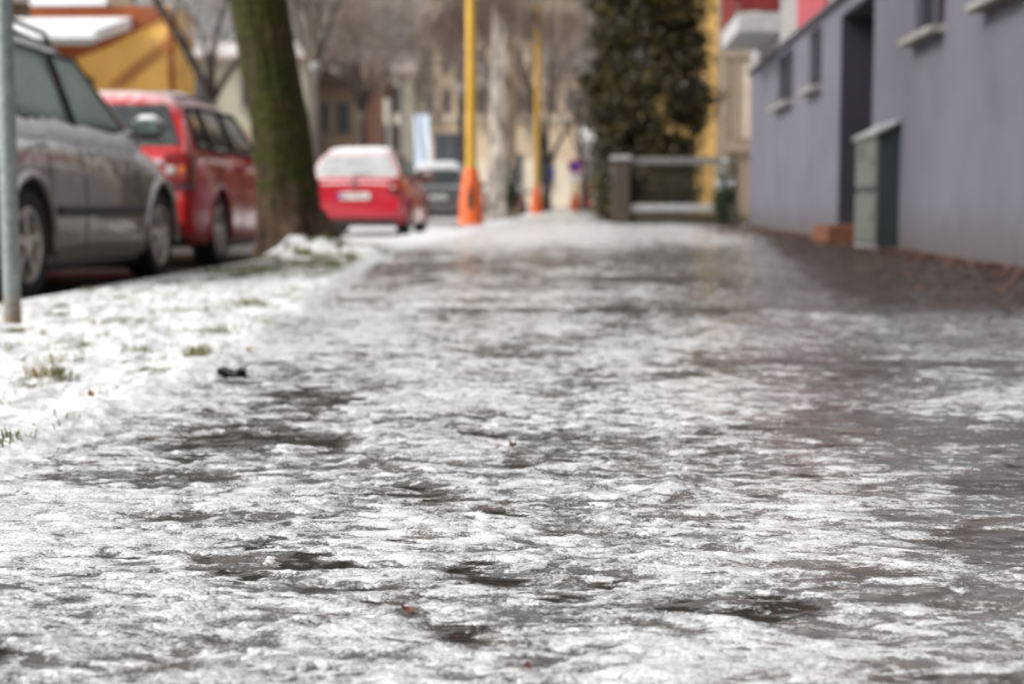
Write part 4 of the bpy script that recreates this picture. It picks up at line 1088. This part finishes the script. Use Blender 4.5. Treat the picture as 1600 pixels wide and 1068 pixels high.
suv = dict(rh, name='parked_car', label='dark graphite car with a snowy roof parked beyond the red hatchback', L=4.3, W=1.76, H=1.58, paint=M['paint_dark'], belt=[(0,.98),(1.5,1.0),(2.8,.98)],
    hood=[(3.1,.96),(3.7,.90),(4.1,.75),(4.3,.55)], roof=[(.05,.98),(.28,1.42),(.42,1.54),(1.3,1.58),(2.0,1.55),(2.4,1.47),(3.2,.97)], screen_top=(2.4,1.47),
    roof_snow=(.36,2.2,.05), rear_window=((.08,1.03),(.26,1.38)), side_windows=[(.4,1.40,1.40,.62,1.05,1.42),(1.48,2.7,2.3,1.48,1.04,1.43)], rear_glass=M['car_glass_clear'], glass=M['car_glass_clear'], front_wheel=3.3, plate=(.7,'TN 208 CH'), badge=None)
car(suv, (-4.06, 40.0, ROAD))
car(dict(rh, label='small maroon car parked far up the kerb past the birch', paint=M['paint_maroon'], plate=None, badge=None, rear_glass=M['car_glass']), (-3.75, 64.0, ROAD))
car(dict(suv, label='dark navy car parked farthest up the street by the road sign', paint=M['paint_navy'], plate=None), (-3.3, 102.0, ROAD))

# ------------------------------------------------------------------ houses
def windows(b_root, rects, y, frame, pane, depth=.06, sill=True):
    """window parts on a wall facing the camera; rects (x0,x1,z0,z1) in the house's own frame"""
    for (x0, x1, z0, z1) in rects:
        f = MB(); cx, cz = (x0+x1)/2, (z0+z1)/2
        for x in (x0+.04, x1-.04): f.box(x, y-depth/2, cz, .08, depth, z1-z0)
        for z in (z0+.04, z1-.04): f.box(cx, y-depth/2, z, x1-x0-.16, depth, .08)
        f.box(cx, y-depth/2+.005, cz, .06, depth-.01, z1-z0-.16)
        fo = f.build('window', frame, b_root)
        g = MB(); g.box(cx, y-.012, cz, x1-x0-.16, .02, z1-z0-.16); g.build('pane', pane, fo)
        if sill:
            s = MB(); s.box(cx, y-.10, z0-.05, x1-x0+.16, .2, .08); s.build('sill', M['sill'], fo)
def gable_roof(b_root, x0, x1, y0, y1, ze, zr, mat, axis='x', over=.35, th=.18):
    """two pitched slabs; axis = direction of the ridge"""
    b = MB()
    if axis == 'x':
        ym = (y0+y1)/2
        b.prism([(y0-over, ze-over*(zr-ze)/(ym-y0)), (ym, zr), (y1+over, ze-over*(zr-ze)/(ym-y0)), (y1+over, ze-over*(zr-ze)/(ym-y0)+th), (ym, zr+th), (y0-over, ze-over*(zr-ze)/(ym-y0)+th)], x1-x0+2*over, 'yz', x0-over)
    else:
        xm = (x0+x1)/2; k = over*(zr-ze)/(xm-x0)
        b.prism([(x0-over, ze-k), (xm, zr), (x1+over, ze-k), (x1+over, ze-k+th), (xm, zr+th), (x0-over, ze-k+th)], y1-y0+2*over, 'xz', y0-over)
    return b.build('roof', mat, b_root)

# ochre house across the road (Y 38)
hz = thing('ochre_house', 'ochre yellow house with rust red bands and snowy lean-to roof', 'house', (-12, 38, 0))
b = MB(); b.box(-.17, 1.0, 2.6, 3.55, 2.0, 5.4)
b.build('wall', M['yellow_house'], hz)
b = MB(); b.prism([(-1.93,3.6),(-.9,4.0),(-.05,4.30),(1.40,5.01),(1.42,5.29),(-1.93,5.29)], .05, 'xz', -.06)
b.build('gable_boards', M['rust_wall'], hz)
b = MB(); b.prism([(-.1,3.3),(.35,3.3),(1.44,4.15),(1.44,4.5)], .03, 'xz', -.035); b.build('diagonal_band', M['rust_band'], hz)
b = MB(); b.box(1.57, -.06, 2.6, .12, .12, 5.3); b.build('downpipe', M['rust_wall'], hz)
windows(hz, [(-.72,-.42,2.5,3.55)], -.0, M['brown_wall'], M['pane_far'], sill=False)
b = MB(); b.prism([(-3.0,4.10),(-.07,4.72),(-.07,5.0),(-3.0,4.36)], 4.2, 'yz', -3.6); b.build('lean_to_roof', M['roof_snow'], hz)
b = MB(); b.box(-1.50,-3.03,4.12,4.22,.05,.16); b.box(-1.5,-1.5,4.25,.12,2.6,.10); b.build('gutter', M['rail_grey'], hz)
b = MB(); b.box(-2.75,-1.45,2.0,1.55,2.6,4.0); b.build('porch_wall', M['rust_wall'], hz)
b = MB(); b.box(-4.6, 5, 4.4, 5.2, 8, 9.0); b.build('rear_block', M['brown_wall'], hz)
windows(hz, [(-3.2,-2.4,5.6,6.7),(-5.2,-4.2,5.6,6.7)], .99, M['frame_grey'], M['pane_far'])
b = MB(); b.prism([(-.2,5.30),(2.3,5.30),(2.3,5.4),(1.05,6.4),(-.2,5.45)], 1.9, 'yz', -1.9); b.build('roof', M['roof_snow'], hz)

# tan house and terrace farther up on the far side
hb = thing('tan_house', 'tan house with grey beige upper floor behind the bare dark tree', 'house', (-14.2, 61, 0))
b = MB(); b.box(0, 4, 1.6, 5.6, 8, 3.4); b.build('ground_floor', M['tan_wall'], hb)
b = MB(); b.box(0, 4.04, 4.7, 5.7, 8, 2.8); b.build('upper_floor', M['grey_beige'], hb)
windows(hb, [(-2.0,-1.0,4.2,5.5),(.2,1.2,4.2,5.5),(-1.6,-.7,1.0,2.4),(1.2,2.1,1.0,2.4)], .0, M['frame_grey'], M['pane_far'], depth=.08)
gable_roof(hb, -2.8, 2.8, 0, 8, 6.1, 7.0, M['roof_red'])
hc = thing('terrace_house', 'long tan terrace with rosy section and snowy ridge above the red hatchback', 'house', (-9.5, 64, 0))
b = MB(); b.box(-1.35, 1, 2.6, 2.1, 2, 5.4); b.build('wall', M['tan_wall'], hc)
b = MB(); b.box(.11, 1, 2.6, .82, 2.0, 5.4); b.build('rosy_wall', M['rosy_wall'], hc)
windows(hc, [(-2.1,-1.5,3.3,4.6),(-1.2,-.6,3.3,4.6)], 0, M['frame_grey'], M['pane_far'])
gable_roof(hc, -2.4, .52, 0, 2, 5.3, 6.4, M['roof_red'])
b = MB(); b.box(-.94, 1, 6.60, 3.5, .4, .12); b.build('ridge_snow', M['roof_snow'], hc)
hd = thing('cream_house', 'cream house with tall shutters and pilasters beside the beige town building', 'house', (-11.2, 82, 0))
b = MB(); b.box(.15, 4, 3.6, 2.6, 8, 7.4); b.build('wall', M['cream_wall'], hd)
b = MB()
for x in (-1.0,-.35,.35,1.05): b.box(x, -.06, 3.6, .22, .12, 7.2)
b.build('pilaster', M['white_plaster'], hd)
windows(hd, [(-.86,-.46,2.6,4.6),(-.2,.2,2.6,4.6),(.5,.9,2.6,4.6),(-.86,-.46,5.2,6.6),(.5,.9,5.2,6.6)], 0, M['brown_wall'], M['pane_far'], depth=.08, sill=False)
gable_roof(hd, -1.15, 1.45, 0, 8, 7.3, 9, M['roof_red'])
he = thing('town_building', 'beige four storey town building with big ground floor window', 'building', (-9.0, 100, 0))
b = MB(); b.box(2.5, 6, 6.9, 11.0, 12, 14.0); b.build('wall', M['beige_wall'], he)
b = MB(); b.box(2.5, -.05, 1.55, 11.04, .12, 3.3); b.box(2.5, -.08, 5.9, 11.1, .2, .35)
b.build('string_course', M['cream_wall'], he)
b = MB(); b.box(-1.1, -.14, 1.4, 3.2, .1, 2.7); b.build('plinth', M['rosy_wall'], he)
wr = []
for z0, z1 in ((6.35,7.75),(8.9,10.3),(11.4,12.7)):
    for k in range(9): wr.append((-2.0+1.15*k, -1.45+1.15*k, z0, z1))
windows(he, wr, 0, M['frame_grey'], M['pane_far'])
windows(he, [(-1.35,.75,2.95,4.95)], -.11, M['frame_grey'], M['pane_far'])
windows(he, [(3.4,4.4,1.6,3.6),(5.4,6.4,1.6,3.6)], -.11, M['frame_grey'], M['pane_far'])
gable_roof(he, -3, 8, 0, 12, 13.9, 16.4, M['roof_red'])
bn = thing('banner', 'tall pale blue white banner on a pole in front of the beige town building', 'banner', (-8.85, 80, 0))
b = MB(); b.tube([(-.55,0,-.1),(-.55,0,5.2)], .04, 8); b.build('pole', M['rail_grey'], bn)
b = MB(); pts = [(-.50+.86*i/8, .05*math.sin(i*1.1+j*.4), 2.25+2.75*j/9) for j in range(10) for i in range(9)]
b.grid(pts, 9, 10); b.grid([(x,y+.02,z) for x,y,z in pts], 9, 10); b.build('cloth', M['banner'], bn, True)

# yellow house behind the evergreen
hy = thing('yellow_house', 'tall yellow house with beige window surround behind the evergreen tree', 'house', (4.6, 43, 0))
b = MB(); b.box(-1.85, 4, 4.9, 1.5, 8, 10); b.build('wall', M['yellow_wall'], hy)
b = MB(); b.box(1.6, 4, 4.9, 5.38, 7.9, 9.98); b.build('tan_wall', M['tan_wall'], hy)
b = MB(); b.box(-1.06, -.05, 4.75, .34, .12, 9.7)
for z in (2.0, 4.55): b.box(-.35, -.06, z, 1.5, .16, .30)
b.box(-.75,-.05,3.25,.18,.10,2.3); b.box(.1,-.05,3.25,.18,.10,2.3)
b.build('surround', M['tan_wall'], hy)
windows(hy, [(-.64,-.02,2.2,4.35),(1.4,2.2,2.2,4.35)], 0, M['beige_wall'], M['cream_wall'], depth=.06, sill=False)
gable_roof(hy, -2.6, 4.2, 0, 8, 9.85, 12.2, M['roof_snow'])
# small rosy house closing the street
hr = thing('rosy_house', 'small rosy brown house with pale gable closing the far end of the street', 'house', (-1.4, 145, 0))
b = MB(); b.box(0, 4, 2.2, 5.4, 8, 4.6); b.build('wall', M['rosy_wall'], hr)
windows(hr, [(-2.0,-1.1,1.5,3.0),(.9,1.8,1.5,3.0)], 0, M['frame_grey'], M['pane_far'])
gable_roof(hr, -2.7, 2.7, 0, 8, 4.5, 6.6, M['roof_red'])
hw_ = thing('white_house', 'white house far off behind the snowy shrub', 'house', (1.0, 120, 0))
b = MB(); b.box(0, 4, 2.7, 3.2, 8, 5.6); b.build('wall', M['white_plaster'], hw_)
windows(hw_, [(-1.1,-.4,2.6,3.9),(.3,1.0,2.6,3.9)], 0, M['frame_grey'], M['pane_far'])
gable_roof(hw_, -1.6, 1.6, 0, 8, 5.4, 6.6, M['roof_snow'])
pf = thing('picket_fence', 'pale board fence with one red gate board far up the pavement', 'fence', (-.2, 96, 0))
b = MB()
for k in range(9): b.box(-.5+.14*k, 0, .75, .11, .03, 1.5, bev=.01)
b.box(.1, .05, .4, 1.3, .05, .08); b.box(.1, .05, 1.1, 1.3, .05, .08); b.build('boards', M['cream_wall'], pf)
b = MB(); b.box(-.12, -.04, .78, .34, .03, 1.5, bev=.01); b.build('gate_board', M['sign_red'], pf)
# a tree line closing the horizon
def treeline():
    rnd = np.random.RandomState(77); b = MB()
    for k in range(1500):
        x = rnd.uniform(-90, 60); y = rnd.uniform(175, 200); h = rnd.uniform(7, 13)
        for q in range(5):
            a = rnd.normal(0, .9); b.tube([(x, y, 0), (x+a*.5, y+rnd.normal(0,.4), h*.45), (x+a*1.6, y, h*rnd.uniform(.7,1))], [.10,.06,.02], 3, False)
    return b
treeline().build('treeline', M['twig'], fix=False)['kind'] = 'stuff'

# ------------------------------------------------------------------ sky, sun, camera
W_ = bpy.data.worlds.new('World'); bpy.context.scene.world = W_; W_.use_nodes = True
nt = W_.node_tree; bg = nt.nodes['Background']
sky = nt.nodes.new('ShaderNodeTexSky'); sky.sky_type = 'NISHITA'; sky.sun_disc = False
EL, AZ = R(38), R(-112)
sky.sun_elevation = EL; sky.sun_rotation = AZ; sky.air_density = 1.0; sky.dust_density = 6.0; sky.ozone_density = 1.0
hs = nt.nodes.new('ShaderNodeHueSaturation'); hs.inputs['Saturation'].default_value = .10
nt.links.new(sky.outputs[0], hs.inputs['Color']); nt.links.new(hs.outputs[0], bg.inputs['Color'])
bg.inputs['Strength'].default_value = .118
sun = bpy.data.lights.new('sun', 'SUN'); sun.energy = 1.35; sun.angle = R(14); sun.color = (1, .97, .93)
so = bpy.data.objects.new('sun', sun); C.objects.link(so)
dirv = Vector((math.sin(AZ)*math.cos(EL), math.cos(AZ)*math.cos(EL), math.sin(EL)))
so.rotation_euler = dirv.to_track_quat('Z', 'Y').to_euler()

cam = bpy.data.cameras.new('camera'); co = bpy.data.objects.new('camera', cam); C.objects.link(co)
cam.lens = 54; cam.sensor_width = 36; cam.clip_end = 1000; cam.clip_start = .05
co.location = (0, 0, .45); co.rotation_euler = (R(90-5.17), 0, R(3.02))
cam.dof.use_dof = True; cam.dof.focus_distance = 2.05; cam.dof.aperture_fstop = 4.0
sc = bpy.context.scene; sc.camera = co
sc.render.engine = 'CYCLES'; sc.cycles.use_denoising = True
sc.view_settings.view_transform = 'Standard'; sc.view_settings.look = 'None'; sc.view_settings.exposure = 0.68; sc.view_settings.gamma = 1.0
